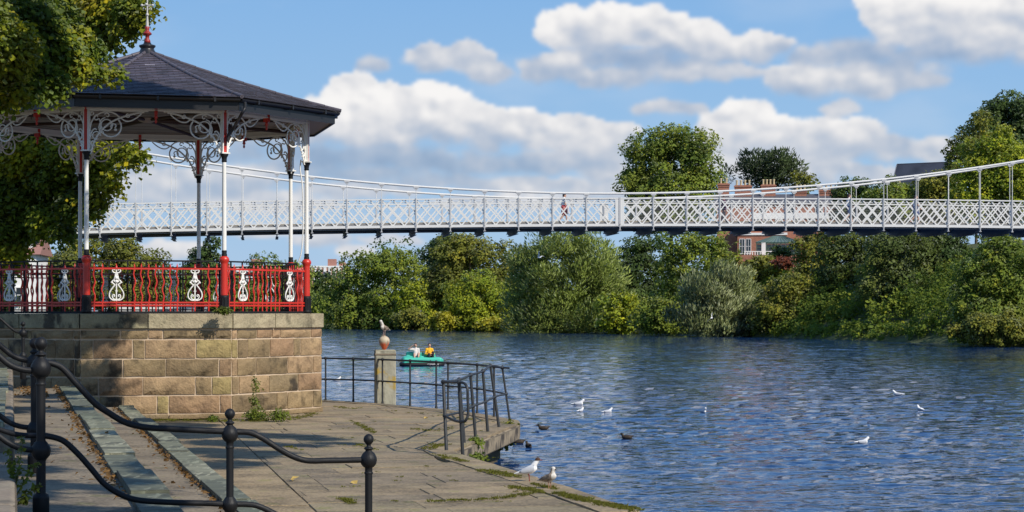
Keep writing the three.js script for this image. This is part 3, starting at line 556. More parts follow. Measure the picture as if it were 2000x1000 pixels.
    const sa = vert(k, 3.9), sb = vert(k + 1, 3.9), sl = sa.distanceTo(sb), ap = (4.62 - 3.9) * Math.cos(Math.PI / 8);
    const sg = new THREE.BufferGeometry(); const A = fa.clone().setY(6.9), Bq = fb.clone().setY(6.9), C = sb.clone().setY(6.985), D = sa.clone().setY(6.985);
    sg.setAttribute('position', new THREE.Float32BufferAttribute([A, Bq, C, A, C, D].flatMap((p) => [p.x, p.y, p.z]), 3)); sg.computeVertexNormals();
    part('soffit', sg, M.ceiling, B);
    // boarded ceiling: boards side by side, each its own strip
    const ca = vert(k, 3.92, 0), cb = vert(k + 1, 3.92, 0), boards = [], nB = 16;
    for (let i = 0; i < nB; i++) { const t0 = i / nB, t1 = (i + 0.94) / nB, q = (p, s) => p.clone().multiplyScalar(1 - s).setY(7.0 + s * 0.25); const e = [q(ca, t0), q(cb, t0), q(cb, t1), q(ca, t1)]; const b1 = new THREE.BufferGeometry(); b1.setAttribute('position', new THREE.Float32BufferAttribute([e[0], e[1], e[2], e[0], e[2], e[3]].flatMap((p) => [p.x, p.y + (i % 2) * 0.004, p.z]), 3)); b1.computeVertexNormals(); boards.push(b1); }
    part('ceiling_boards', boards, M.ceiling, B);
    part('tie_beam', bar(vert(k, 3.9, 6.93), vert(k, 0.25, 7.0), 0.045, 0.04, 6), M.brownBeam, B);
    // --- slates of this slope
    const ea = vert(k, 4.8, 7.13), eb = vert(k + 1, 4.8, 7.13), apex = V(0, 8.66, 0), mid2 = ea.clone().lerp(eb, 0.5), slope = mid2.distanceTo(apex), N = 27, pos = [], col = [], uvs = [];
    const up = apex.clone().sub(mid2).normalize(), side = eb.clone().sub(ea).normalize(), nrm = side.clone().cross(up).normalize(); if (nrm.y < 0) nrm.negate();
    const quad = (a1, b1, c1, d1, c) => { for (const p of [a1, b1, c1, a1, c1, d1]) { pos.push(p.x, p.y, p.z); col.push(...c); uvs.push(p.x + r() * 0.01, p.z); } };
    for (let c = 0; c < N; c++) {
      const f0 = c / N, f1 = Math.min(1, (c + 1.06) / N), sag = (f) => -0.07 * Math.sin(Math.PI * Math.min(1, f * 1.02));
      const w0 = ea.distanceTo(eb) * (1 - f0), w1 = ea.distanceTo(eb) * (1 - f1), c0 = mid2.clone().lerp(apex, f0).add(V(0, sag(f0), 0)), c1 = mid2.clone().lerp(apex, f1).add(V(0, sag(f1), 0)), sw = 0.25, off = (c % 2) * 0.5;
      for (let i = Math.floor(-w0 / 2 / sw) - 1; i < w0 / 2 / sw + 1; i++) {
        const x0 = (i + off) * sw, x1 = x0 + sw - 0.006, l = (x, w) => clamp(x, -w / 2, w / 2);
        if (l(x1, w0) - l(x0, w0) < 0.01) continue;
        const lift = 0.016 + r() * 0.006, tone = 0.8 + r() * 0.45, cc = [tone * (0.96 + r() * 0.1), tone * 0.95, tone * (1 + r() * 0.08)];
        if (r() < 0.012) { cc[0] = cc[1] = cc[2] = 2.6; }
        const q = (cp, x, d) => cp.clone().addScaledVector(side, x).addScaledVector(nrm, d);
        const a1 = q(c0, l(x0, w0), lift), b1 = q(c0, l(x1, w0), lift), d1 = q(c1, l(x0, w1), 0.002), e1 = q(c1, l(x1, w1), 0.002);
        quad(a1, b1, e1, d1, cc); quad(q(c0, l(x0, w0), 0), q(c0, l(x1, w0), 0), b1, a1, [0.5, 0.5, 0.5]);
      }
    }
    const rg = new THREE.BufferGeometry(); rg.setAttribute('position', new THREE.Float32BufferAttribute(pos, 3)); rg.setAttribute('color', new THREE.Float32BufferAttribute(col, 3)); rg.setAttribute('uv', new THREE.Float32BufferAttribute(uvs, 2)); rg.computeVertexNormals();
    part('roof_slates', rg, M.slateV ??= std([0.095, 0.086, 0.1], 0.55, { map: T.slate, vertexColors: true, side: THREE.DoubleSide }), B, 'stuff');
    const hip = []; for (let i = 0; i < 12; i++) { const f = i / 12, f1 = (i + 0.97) / 12, h = (q) => vert(k, 4.8 * (1 - q), mix(7.15, 8.68, q) - 0.07 * Math.sin(Math.PI * q)); hip.push(bar(h(f), h(f1), 0.05, 0.042, 6)); }
    part('hip_ridge', hip, M.slates[1], B);
  }
  const under = new THREE.Shape([0, 1, 2, 3, 4, 5, 6, 7].map((k) => { const p = vert(k, 4.78); return new THREE.Vector2(p.x, -p.z); }));
  part('roof_deck', (() => { const g = new THREE.BufferGeometry(), p = []; for (let k = 0; k < 8; k++) { const a = vert(k, 4.76, 7.1), b = vert(k + 1, 4.76, 7.1); p.push(a.x, a.y, a.z, b.x, b.y, b.z, 0, 8.53, 0); } g.setAttribute('position', new THREE.Float32BufferAttribute(p, 3)); g.computeVertexNormals(); return g; })(), M.brownBeam, B);
  // --- finial, ceiling boss, rainwater pipe, loudspeaker, cable pipe
  const fin = part('finial', lathe([[0.0, 9.26], [0.06, 9.26], [0.05, 9.2], [0.045, 9.16], [0.1, 9.11], [0.11, 9.08], [0.05, 9.04], [0.045, 8.98], [0.075, 8.92], [0.08, 8.86], [0, 8.86]].reverse(), 14), M.darkRed, B);
  part('finial_base', lathe([[0.26, 8.56], [0.17, 8.7], [0.16, 8.74], [0.2, 8.78], [0.2, 8.81], [0.1, 8.84], [0.09, 8.87], [0, 8.87]], 16), M.gutter, fin);
  part('finial_spire', [lathe([[0.04, 9.25], [0.034, 9.35], [0.02, 9.5], [0.016, 10.3]], 10), bar(V(-0.13, 9.78, 0), V(0.13, 9.78, 0), 0.016, 0.016, 6), bar(V(0, 9.78, -0.13), V(0, 9.78, 0.13), 0.016, 0.016, 6), [-1, 1].map((s) => [ball(0.034, s * 0.13, 9.78, 0, 8), ball(0.034, 0, 9.78, s * 0.13, 8), tube([V(s * 0.03, 9.68, 0), V(s * 0.1, 9.72, 0), V(s * 0.09, 9.66, 0)], 0.012, 8, 5)]), ball(0.04, 0, 9.55, 0, 8)], M.spire, fin);
  part('ceiling_boss', [lathe([[0, 6.93], [0.12, 6.95], [0.3, 7.02], [0.32, 7.06], [0, 7.06]], 16)], M.ceiling, B);
  part('rainwater_pipe', (() => { const g = vert(1, 4.72), c = vert(1, 4.06); return tube([V(g.x + 0.1, 7.04, g.z), V(g.x + 0.1, 6.9, g.z), V(g.x + 0.05, 6.8, g.z + 0.02), V(c.x + 0.16, 6.5, c.z + 0.02), V(c.x + 0.06, 6.36, c.z), V(c.x + 0.03, 6.2, c.z + 0.01)], 0.038, 30, 8); })(), M.gutter, B);
  part('loudspeaker', [rbox(0.62, 0.2, 0.3, 1.75, 6.74, 0.4, 0.02), box(0.66, 0.02, 0.34, 1.75, 6.85, 0.4)], M.brownBeam, B);
  const c2 = vert(2);
  part('cable_pipe', tube([V(c2.x - 0.13, 6.0, c2.z + 0.02), V(c2.x - 0.15, 5.8, c2.z + 0.02), V(c2.x - 0.1, 5.4, c2.z + 0.03), V(c2.x - 0.08, 4.4, c2.z + 0.03), V(c2.x - 0.13, 3.75, c2.z + 0.02), V(c2.x - 0.2, 3.55, c2.z)], 0.016, 40, 6), M.white, B);
})();

// ---------------------------------------------------------------- railings
const iron1 = M.iron;
function railPost(parent, pos, heights, mat = M.iron, scale = 1) {       // cast post: ball, neck, knob with the rail, shaft, lower knob, base; heights below the knob
  const { low, base, foot } = heights;
  const g = [lathe([[0, 0.246], [0.022, 0.24], [0.042, 0.222], [0.051, 0.194], [0.046, 0.17], [0.03, 0.15], [0.022, 0.142], [0.021, 0.125], [0.034, 0.118], [0.045, 0.108], [0.045, 0.1], [0.03, 0.09], [0.032, 0.08], [0.06, 0.055], [0.078, 0.02], [0.081, -0.01], [0.074, -0.045], [0.055, -0.07], [0.037, -0.082], [0.036, -0.12], [0.043, -0.126], [0.043, -0.138], [0.036, -0.145], [0.036, -low + 0.08], [0.05, -low + 0.065], [0.075, -low + 0.025], [0.078, -low], [0.07, -low - 0.04], [0.045, -low - 0.07], [0.038, -low - 0.08], [0.038, -base], [0.06, -base - 0.01], [0.066, -base - 0.04], [0.066, -foot], [0, -foot]].reverse(), 18)];
  const m = part('post', g, mat, parent); m.position.copy(pos); m.scale.setScalar(scale);
  return m;
}
const zline = (pts, za, zb) => { const x0 = pts[0][0], x1 = pts[pts.length - 1][0]; return pts.map(([x, y]) => at(x, y, mix(za, zb, (x - x0) / (x1 - x0)))); };
(function handrails() {
  const h1 = thing('handrail', 'black iron handrail stepping down over the terraces to the right-hand ball-topped post', 'handrail');
  railPost(h1, at(80, 718, 15.5), { low: 0.66, base: 1.0, foot: 1.2 });
  railPost(h1, at(449, 847, 15.87), { low: 0.69, base: 1.0, foot: 1.26 }, M.iron, 0.84);
  railPost(h1, at(720, 897, 16.15), { low: 0.69, base: 1.2, foot: 1.4 }, M.iron, 0.86);
  part('top_rail', tube(zline([[80, 708], [98, 709], [119, 717], [151, 751], [187, 789], [212, 806], [245, 825], [281, 834], [340, 838], [400, 841], [449, 843]], 15.5, 15.87), 0.0255, 60, 12), M.iron, h1);
  part('top_rail', tube(zline([[449, 844], [488, 845], [513, 856], [544, 876], [573, 892], [599, 899.5], [640, 899.5], [720, 898]], 15.87, 16.15), 0.0245, 50, 12), M.iron, h1);
  part('lower_rail', tube(zline([[80, 850], [95, 852], [122, 860], [151, 885], [177, 914], [205, 946], [238, 967], [266, 976], [330, 981], [400, 983], [449, 985]], 15.5, 15.87), 0.024, 60, 12), M.iron, h1);
  part('lower_rail', tube(zline([[449, 985], [480, 985], [501, 987.5], [534, 1002], [590, 1036], [640, 1040], [720, 1038]], 15.87, 16.15), 0.024, 40, 12), M.iron, h1);
  part('top_rail', tube([[-240, 480], [-120, 590], [-50, 656], [0, 697], [18, 712], [40, 721], [80, 726]].map(([x, y]) => at(x, y, 15.5 - (80 - x) * 0.0012)), 0.026, 40, 12), M.iron, h1);
  part('lower_rail', tube([[-240, 640], [-120, 750], [-50, 815], [0, 853], [20, 867], [42, 876], [80, 880]].map(([x, y]) => at(x, y, 15.5 - (80 - x) * 0.0012)), 0.025, 40, 12), M.iron, h1);
  part('middle_rail', tube([[-240, 760], [-120, 800], [-50, 824], [0, 839], [25, 847], [50, 850.5], [80, 851]].map(([x, y]) => at(x, y, 15.7)), 0.022, 40, 12), M.iron, h1);
  const h2 = thing('handrail', 'second black handrail close behind the left-edge post, beyond the stair', 'handrail');
  railPost(h2, at(67, 708, 19.4), { low: 0.67, base: 0.9, foot: 1.1 });
  part('top_rail', tube([[-240, 470], [-120, 570], [-50, 636], [0, 675], [22, 693], [40, 701], [67, 706]].map(([x, y]) => at(x, y, 19.4 - (67 - x) * 0.0015)), 0.029, 40, 12), M.iron, h2);
  part('lower_rail', tube([[-240, 600], [-120, 705], [-50, 772], [0, 812], [20, 826], [40, 833], [67, 836]].map(([x, y]) => at(x, y, 19.4 - (67 - x) * 0.0015)), 0.027, 40, 12), M.iron, h2);
  const h3 = thing('handrail', 'small far black handrail against the shaded end of the stone base', 'handrail');
  railPost(h3, at(45, 650, 40), { low: 0.5, base: 0.7, foot: 1.0 }, M.iron, 0.95);
  part('top_rail', tube([[-120, 540], [-60, 584], [-20, 610], [0, 622], [20, 640], [32, 648], [45, 651]].map(([x, y]) => at(x, y, 40)), 0.028, 30, 8), M.iron, h3);
})();

(function quayRailing() {
  const q = thing('quay_railing', 'thin black two-bar railing curving round the edge of the quay', 'railing');
  const bases = [[560, 781, 53], [636, 783.5, 51.6], [690, 785, 51], [747, 788.5, 49.9], [801, 793, 48.9], [852, 797.5, 47.7], [875, 801, 46.8], [932, 808, 45.2], [965, 815, 43.7]];
  const tops = [];
  let thick = 1;
  const add = (b, t) => { const d = t.clone().sub(b); part('post', [bar(b.clone().addScaledVector(d, -0.02), t, 0.024 * thick, 0.022 * thick, 8), bar(b.clone(), b.clone().addScaledVector(d, 0.05), 0.034, 0.03, 8), ball(0.045, t.x, t.y, t.z, 8), ball(0.042, b.x + d.x * 0.51, b.y + d.y * 0.51, b.z + d.z * 0.51, 8)], M.ironWorn, q); tops.push([t, b.clone().addScaledVector(d, 0.51)]); };
  for (const [x, y] of bases) { const b = onto(x, y); add(b, b.clone().add(V(0, 1.14, 0))); }
  add(onto(996, 823), at(981, 718, 42.2)); 
  const far = tops.slice();
  part('top_rail', tube(far.map((t) => t[0]), 0.024, 80, 8), M.ironWorn, q); part('middle_rail', tube(far.map((t) => t[1]), 0.021, 80, 8), M.ironWorn, q);
  part('rail_end', bar(far[far.length - 1][0], at(995, 719, 42.1), 0.022, 0.02, 8), M.ironWorn, q);
  const n0 = tops.length - 1; thick = 1.25;
  for (const [bx, by, tx, ty] of [[975, 838, 958, 714.5], [953, 847, 943, 725], [929, 857, 919, 732.5], [907, 869, 897, 741.5]]) { const b = onto(bx, by, -0.03), Z = -b.z; add(b, at(tx, ty, Z)); }
  add(onto(872, 881), at(866, 746, 33.6));
  const near = tops.slice(n0);
  part('top_rail', tube(near.map((t) => t[0]), 0.024, 50, 8), M.ironWorn, q); part('middle_rail', tube(near.map((t) => t[1]), 0.021, 50, 8), M.ironWorn, q);
  // the short return with its looped end
  const e = near[near.length - 1], pz = 32.3, pb = at(904, 893, pz), pt = at(896.5, 747, pz);
  part('post', [bar(pb, pt, 0.03, 0.027, 8), ball(0.042, pt.x, pt.y, pt.z, 8)], M.ironWorn, q);
  part('return_rail', tube([e[0], at(880, 746.5, 33), pt, at(906, 748, 32.2), at(912.5, 757, 32.1), at(913.5, 780, 32.1), at(914, 810, 32.1), at(910, 821, 32.1), at(900, 823.5, 32.3), at(882, 819, 33), e[1]], 0.023, 70, 8), M.ironWorn, q);
})();

// stone mooring post with a painted float on top
(function () {
  const Z = 50.7, c = at(752, 790, Z), p = thing('mooring_post', 'square lichened stone post standing in the river behind the quay railing', 'post', V(c.x, 0, c.z));
  const w = 0.54, topY = at(0, 683, Z).y;
  const shaft = boxUV(rbox(w, topY + 2, w, 0, (topY - 2) / 2, 0, 0.03, 0.12), 1 / 1.7, 0.1, 0.1);
  part('shaft', shaft, std([1, 1, 1], 0.95, { map: T.pillar, bumpMap: T.stoneBump, bumpScale: 0.02 }), p);
  part('cap_stone', boxUV(rbox(w + 0.02, 0.06, w + 0.02, 0, topY - 0.12, 0, 0.02, 0.12)), M.nosing, p);
  const f = lathe([[0.0, 0], [0.03, 0.01], [0.07, 0.08], [0.12, 0.17], [0.145, 0.24], [0.143, 0.29], [0.115, 0.345], [0.06, 0.38], [0.03, 0.388], [0.028, 0.405], [0, 0.406]], 24);
  const fl = part(numbered('mooring_float'), paintV(f, (x, y, z) => { const n = fbm(Math.atan2(z, x) * 2.2, y * 6, 501, 4), s = smooth(0.16, 0.2, y + n * 0.06), rust = smooth(0.15, 0.4, n + Math.max(0, y - 0.3) * 3); const b = [mix(0.6, 0.5, s), mix(0.1, 0.42, s), mix(0.03, 0.3, s)]; return [mix(b[0], 0.22, rust * 0.7), mix(b[1], 0.085, rust * 0.7), mix(b[2], 0.03, rust * 0.7)]; }), std([1, 1, 1], 0.65, { vertexColors: true, bumpMap: T.wear, bumpScale: 0.003 }), scene);
  fl.position.set(c.x - 0.02, topY - 0.03, c.z);
  tag(fl, 'rusty pear-shaped float, cream above and orange below, on top of the stone post', 'float');
  BS.floatTop = V(c.x - 0.02, topY + 0.375, c.z);
})();

// ---------------------------------------------------------------- suspension footbridge
const BR = { x0: 5.9, z0: 115, k: 0.125, pitch: 1.95, half: 21 };
const brAng = Math.atan(BR.k);
const bridge = thing('suspension_bridge', 'long white suspension footbridge with lattice parapets crossing the river', 'bridge', V(BR.x0, 0, -BR.z0), Math.atan(BR.k));   // local x along the bridge, local -z across it, away
const camber = (s) => 7.3 + 0.0085 * s - 0.00034 * s * s, cableY = (s) => 9.17 + 0.0105 * s + 0.0032 * s * s;
(function () {
  const B = bridge, p = BR.pitch / Math.cos(brAng), H = 1.62, WID = 5.2, N = BR.half;
  const lattice = (h) => {          // crossing flat bars clipped to one bay
    const out = [], y0 = 0.1, y1 = h - 0.06, dy = y1 - y0, run = dy * 0.86, step = p / 3;
    for (const d of [-1, 1]) for (let k = -4; k < 5; k++) {
      let xa = k * step, xb = xa + d * run, ya = y0, yb = y1;
      const cl = (x, X, xo, yo, y) => yo + ((X - xo) / (x - xo)) * (y - yo);
      const lo = 0.03, hi = p - 0.03;
      if (Math.max(xa, xb) <= lo || Math.min(xa, xb) >= hi) continue;
      if (xa < lo) { ya = cl(xb, lo, xa, ya, yb); xa = lo; } else if (xa > hi) { ya = cl(xb, hi, xa, ya, yb); xa = hi; }
      if (xb < lo) { yb = cl(xa, lo, xb, yb, ya); xb = lo; } else if (xb > hi) { yb = cl(xa, hi, xb, yb, ya); xb = hi; }
      if (Math.abs(xb - xa) < 0.05) continue;
      out.push(flatBar(V(xa, ya, d * 0.012), V(xb, yb, d * 0.012), 0.074, 0.018, V(0, 0, 1)));
    }
    return out;
  };
  const lat = joinG(lattice(H)), chordT = joinG([box(p, 0.07, 0.12, p / 2, H - 0.02, 0), box(p, 0.045, 0.05, p / 2, H - 0.2, -0.08)]), chordB = box(p - 0.01, 0.15, 0.09, p / 2, 0.06, 0), wires = joinG(Array.from({ length: 13 }, (_, i) => box(p, 0.006, 0.006, p / 2, 0.18 + i * 0.105, -0.05)));
  const kick = box(p, 0.34, 0.03, p / 2, 0.34, 0.1), post = joinG([box(0.1, H + 0.06, 0.14, 0, H / 2, 0.02), box(0.16, 0.05, 0.18, 0, -0.02, 0.02), box(0.05, 0.3, 0.16, 0, -0.1, 0.05), box(0.13, 0.04, 0.16, 0, -0.24, 0.05)]);
  const shear = (m, s, side) => { const y0 = camber(s), y1 = camber(s + p); m.position.set(s, y0, side); m.rotation.z = Math.atan2(y1 - y0, p); return m; };
  for (const [side, near] of [[WID / 2, true], [-WID / 2, false]]) {
    for (let i = -N; i < N; i++) {
      const s = i * p;
      const pan = shear(part('parapet_panel', lat, M.bridgeWhite, B), s, side);
      part('top_chord', chordT, M.bridgeWhite, pan); part('bottom_chord', chordB, near ? M.bridgeWhite : M.khaki, pan);
      part('wire_mesh', wires, M.bridgeGrey, pan);
      if (!near) part('kick_board', kick, M.khaki, pan);
      const ps = part('parapet_post', post, M.bridgeGrey, B); ps.position.set(s, camber(s), side); if (!near) ps.rotation.y = Math.PI;
      if (i === 0) part('plate', [box(0.2, H - 0.12, 0.03, -0.16, H / 2 - 0.02, near ? 0.04 : -0.04), box(0.2, H - 0.12, 0.03, 0.16, H / 2 - 0.02, near ? 0.04 : -0.04)], M.bridgeWhite, pan);
      if (i !== 0) {
        const y = cableY(s), r0 = camber(s) + H;
        if (y > r0 + 0.05) part('hanger', [bar(V(s, camber(s) + 0.2, side + (near ? 0.1 : -0.1)), V(s, y, side + (near ? 0.1 : -0.1)), 0.02, 0.02, 6)], M.bridgeWhite, B);
        part('cable_clamp', [box(0.3, 0.1, 0.16, s, y - 0.06, side + (near ? 0.1 : -0.1)), box(0.16, 0.1, 0.12, s, y - 0.14, side + (near ? 0.1 : -0.1))], M.bridgeGrey, B);
      }
    }
    const pts = []; for (let i = -N; i <= N; i += 1) pts.push(V(i * p, cableY(i * p), side + (near ? 0.1 : -0.1)));
    part('main_cable', tube(pts, 0.062, 130, 8), M.bridgeWhite, B);
  }
  const deck = [], girders = [];
  for (let i = -N; i < N; i++) { const s = i * p, y = (camber(s) + camber(s + p)) / 2; const g = box(p + 0.01, 0.1, WID - 0.12, 0, 0, 0).rotateZ(Math.atan2(camber(s + p) - camber(s), p)).translate(s + p / 2, y + 0.2, 0); deck.push(g); for (const z of [-WID / 2 + 0.25, WID / 2 - 0.2]) girders.push(box(p + 0.01, 0.11, 0.1, 0, 0, 0).rotateZ(Math.atan2(camber(s + p) - camber(s), p)).translate(s + p / 2, y - 0.06, z)); }
  part('deck', deck, M.bridgeDark, B); part('edge_girder', girders, M.bridgeDark, B);
  const cs = new THREE.Shape([[-WID / 2 - 0.1, 0.12], [WID / 2 + 0.1, 0.12], [WID / 2 + 0.1, -0.02], [WID / 2 - 0.5, -0.34], [0, -0.42], [-WID / 2 + 0.5, -0.34], [-WID / 2 - 0.1, -0.02]].map(([x, y]) => new THREE.Vector2(x, y)));
  const cross = joinG([new THREE.ExtrudeGeometry(cs, { depth: 0.05, bevelEnabled: false }).translate(0, 0, -0.025).rotateY(Math.PI / 2), box(0.16, 0.03, WID - 1.2, 0, -0.4, 0)]);
  for (let i = -N; i <= N; i++) part('cross_beam', cross, M.bridgeDark, B).position.set(i * p, camber(i * p), 0);
  // the towers at both ends, and the short spans beyond them
  for (const e of [-1, 1]) {
    const s = e * N * p, y = camber(s), top = cableY(s) + 0.4;
    for (const z of [-WID / 2, WID / 2]) part('tower_leg', [bar(V(s - 0.7, -1.5, z), V(s - 0.3, top, z), 0.16, 0.1, 6), bar(V(s + 0.7, -1.5, z), V(s + 0.3, top, z), 0.16, 0.1, 6), Array.from({ length: 16 }, (_, i) => { const a = -1 + (i / 16) * (top + 1), b = a + (top + 1) / 16, w = 0.66 - i * 0.022; return bar(V(s - w * (i % 2 ? -1 : 1), a, z), V(s + w * (i % 2 ? -1 : 1), b, z), 0.04, 0.04, 5); }), box(1, 0.2, 0.5, s, top + 0.1, z)], M.bridgeWhite, B);
    part('tower_brace', [box(0.2, 0.5, WID, s, top - 0.4, 0)], M.bridgeWhite, B);
    part('abutment', boxUV(box(3, y + 1.2, WID + 1.6, s + e * 2.4, (y + 1.2) / 2 - 1.4, 0)), M.stones[5], B);
  }
})();
const onBridge = (s, z, y = 0.25) => bridge.localToWorld(V(s, camber(s) + y, z));

// ---------------------------------------------------------------- bodies from smoothly joined shapes
function sdf(prims, cell, k = 0.02) {            // prims: {a, b, ra, rb} tapered capsules, {c, r:[x,y,z], q} ellipsoids, {c, h:[x,y,z], rnd, q} boxes; cut: true carves
  const lo = V(1e9, 1e9, 1e9), hi = V(-1e9, -1e9, -1e9);
  for (const p of prims) {
    if (p.cut) continue;
    if (p.a) for (const [v, r] of [[p.a, p.ra], [p.b, p.rb]]) { lo.min(v.clone().subScalar(r)); hi.max(v.clone().addScalar(r)); }
    else { const m = Math.hypot(...(p.r ?? p.h)) + (p.rnd ?? 0), e = p.q ? V(m, m, m) : V(...(p.r ?? p.h)).addScalar(p.rnd ?? 0); lo.min(p.c.clone().sub(e)); hi.max(p.c.clone().add(e)); }
  }
  lo.subScalar(cell * 3 + k * 0.3); hi.addScalar(cell * 3 + k * 0.3);
  const ext = Math.max(hi.x - lo.x, hi.y - lo.y, hi.z - lo.z), n = Math.min(150, Math.ceil(ext / cell) + 2), half = ext / 2 + cell, mid = lo.clone().add(hi).multiplyScalar(0.5);
  const mc = new MarchingCubes(n, M.white, false, false, 160000), hs = n / 2, q = V(0, 0, 0), loc = V(0, 0, 0);
  mc.isolation = 0;
  for (const p of prims) { if (p.q) p.qi = p.q.clone().invert(); if (p.a) { p.ab = p.b.clone().sub(p.a); p.l2 = p.ab.lengthSq() || 1e-9; } }
  const dist = (p) => {
    if (p.a) { const t = clamp(((q.x - p.a.x) * p.ab.x + (q.y - p.a.y) * p.ab.y + (q.z - p.a.z) * p.ab.z) / p.l2); return Math.hypot(q.x - p.a.x - p.ab.x * t, q.y - p.a.y - p.ab.y * t, q.z - p.a.z - p.ab.z * t) - mix(p.ra, p.rb, t); }
    loc.copy(q).sub(p.c); if (p.qi) loc.applyQuaternion(p.qi);
    if (p.r) { const l = Math.hypot(loc.x / p.r[0], loc.y / p.r[1], loc.z / p.r[2]), g = Math.hypot(loc.x / p.r[0] ** 2, loc.y / p.r[1] ** 2, loc.z / p.r[2] ** 2) || 1e-9; return (l * (l - 1)) / g; }
    const dx = Math.abs(loc.x) - p.h[0], dy = Math.abs(loc.y) - p.h[1], dz = Math.abs(loc.z) - p.h[2];
    return Math.hypot(Math.max(dx, 0), Math.max(dy, 0), Math.max(dz, 0)) + Math.min(0, Math.max(dx, dy, dz)) - (p.rnd ?? 0);
  };
  for (let z = 0; z < n; z++) for (let y = 0; y < n; y++) for (let x = 0; x < n; x++) {
    q.set(mid.x + ((x - hs) / hs) * half, mid.y + ((y - hs) / hs) * half, mid.z + ((z - hs) / hs) * half);
    let d = 9;
    if (q.x > lo.x && q.y > lo.y && q.z > lo.z && q.x < hi.x && q.y < hi.y && q.z < hi.z) for (const p of prims) {
      const e = dist(p), kk = p.k ?? k;
      if (p.cut) { d = Math.max(d, -e); continue; }
      if (e > d + kk) continue;
      const h = clamp(0.5 + (0.5 * (d - e)) / kk); d = mix(d, e, h) - kk * h * (1 - h);
    }
    mc.field[z * n * n + y * n + x] = -d;
  }
  mc.update();
  const c = mc.count, g = new THREE.BufferGeometry(), pos = new Float32Array(mc.positionArray.subarray(0, c * 3)), nor = new Float32Array(mc.normalArray.subarray(0, c * 3));
  for (let i = 0; i < c; i++) { pos[i * 3] = mid.x + pos[i * 3] * half; pos[i * 3 + 1] = mid.y + pos[i * 3 + 1] * half; pos[i * 3 + 2] = mid.z + pos[i * 3 + 2] * half; const L = Math.hypot(nor[i * 3], nor[i * 3 + 1], nor[i * 3 + 2]) || 1; nor[i * 3] /= L; nor[i * 3 + 1] /= L; nor[i * 3 + 2] /= L; }
  g.setAttribute('position', new THREE.BufferAttribute(pos, 3)); g.setAttribute('normal', new THREE.BufferAttribute(nor, 3)); g.setAttribute('uv', new THREE.BufferAttribute(new Float32Array(c * 2), 2));
  return g;
}
const cap = (a, b, ra, rb = ra, more = {}) => ({ a: V(...a), b: V(...b), ra, rb, ...more }), ell = (c, r, q, more = {}) => ({ c: V(...c), r, q, ...more });
const quat = (x, y, z) => new THREE.Quaternion().setFromEuler(new THREE.Euler(x, y, z));

// A person facing +z, from joints; clothes are children of the body
const skinMat = std([0.56, 0.33, 0.24], 0.6);
function hand(w, dir, palm, s) {                 // palm, four fingers and a thumb along dir from the wrist
  const d = dir.clone().normalize(), n = palm.clone().normalize(), x = d.clone().cross(n), P = (a, b, c) => w.clone().addScaledVector(d, a).addScaledVector(x, b).addScaledVector(n, c), out = [bar(P(-0.01, 0, 0), P(0.085, 0, 0.005), 0.022, 0.03, 8).clone()];
  [[-0.027, 0.062], [-0.009, 0.072], [0.009, 0.068], [0.027, 0.052]].forEach(([b, l]) => { out.push(bar(P(0.075, b, 0), P(0.075 + l * 0.6, b * 1.1, 0.012), 0.0095, 0.009, 6), bar(P(0.075 + l * 0.58, b * 1.1, 0.012), P(0.075 + l, b * 1.1, 0.036), 0.009, 0.007, 6), ball(0.009, ...P(0.075 + l * 0.6, b * 1.1, 0.012).toArray(), 6)); });
  out.push(bar(P(0.02, s * 0.022, 0.004), P(0.055, s * 0.052, 0.02), 0.011, 0.01, 6), bar(P(0.055, s * 0.052, 0.02), P(0.08, s * 0.054, 0.035), 0.01, 0.008, 6));
  return out;
}
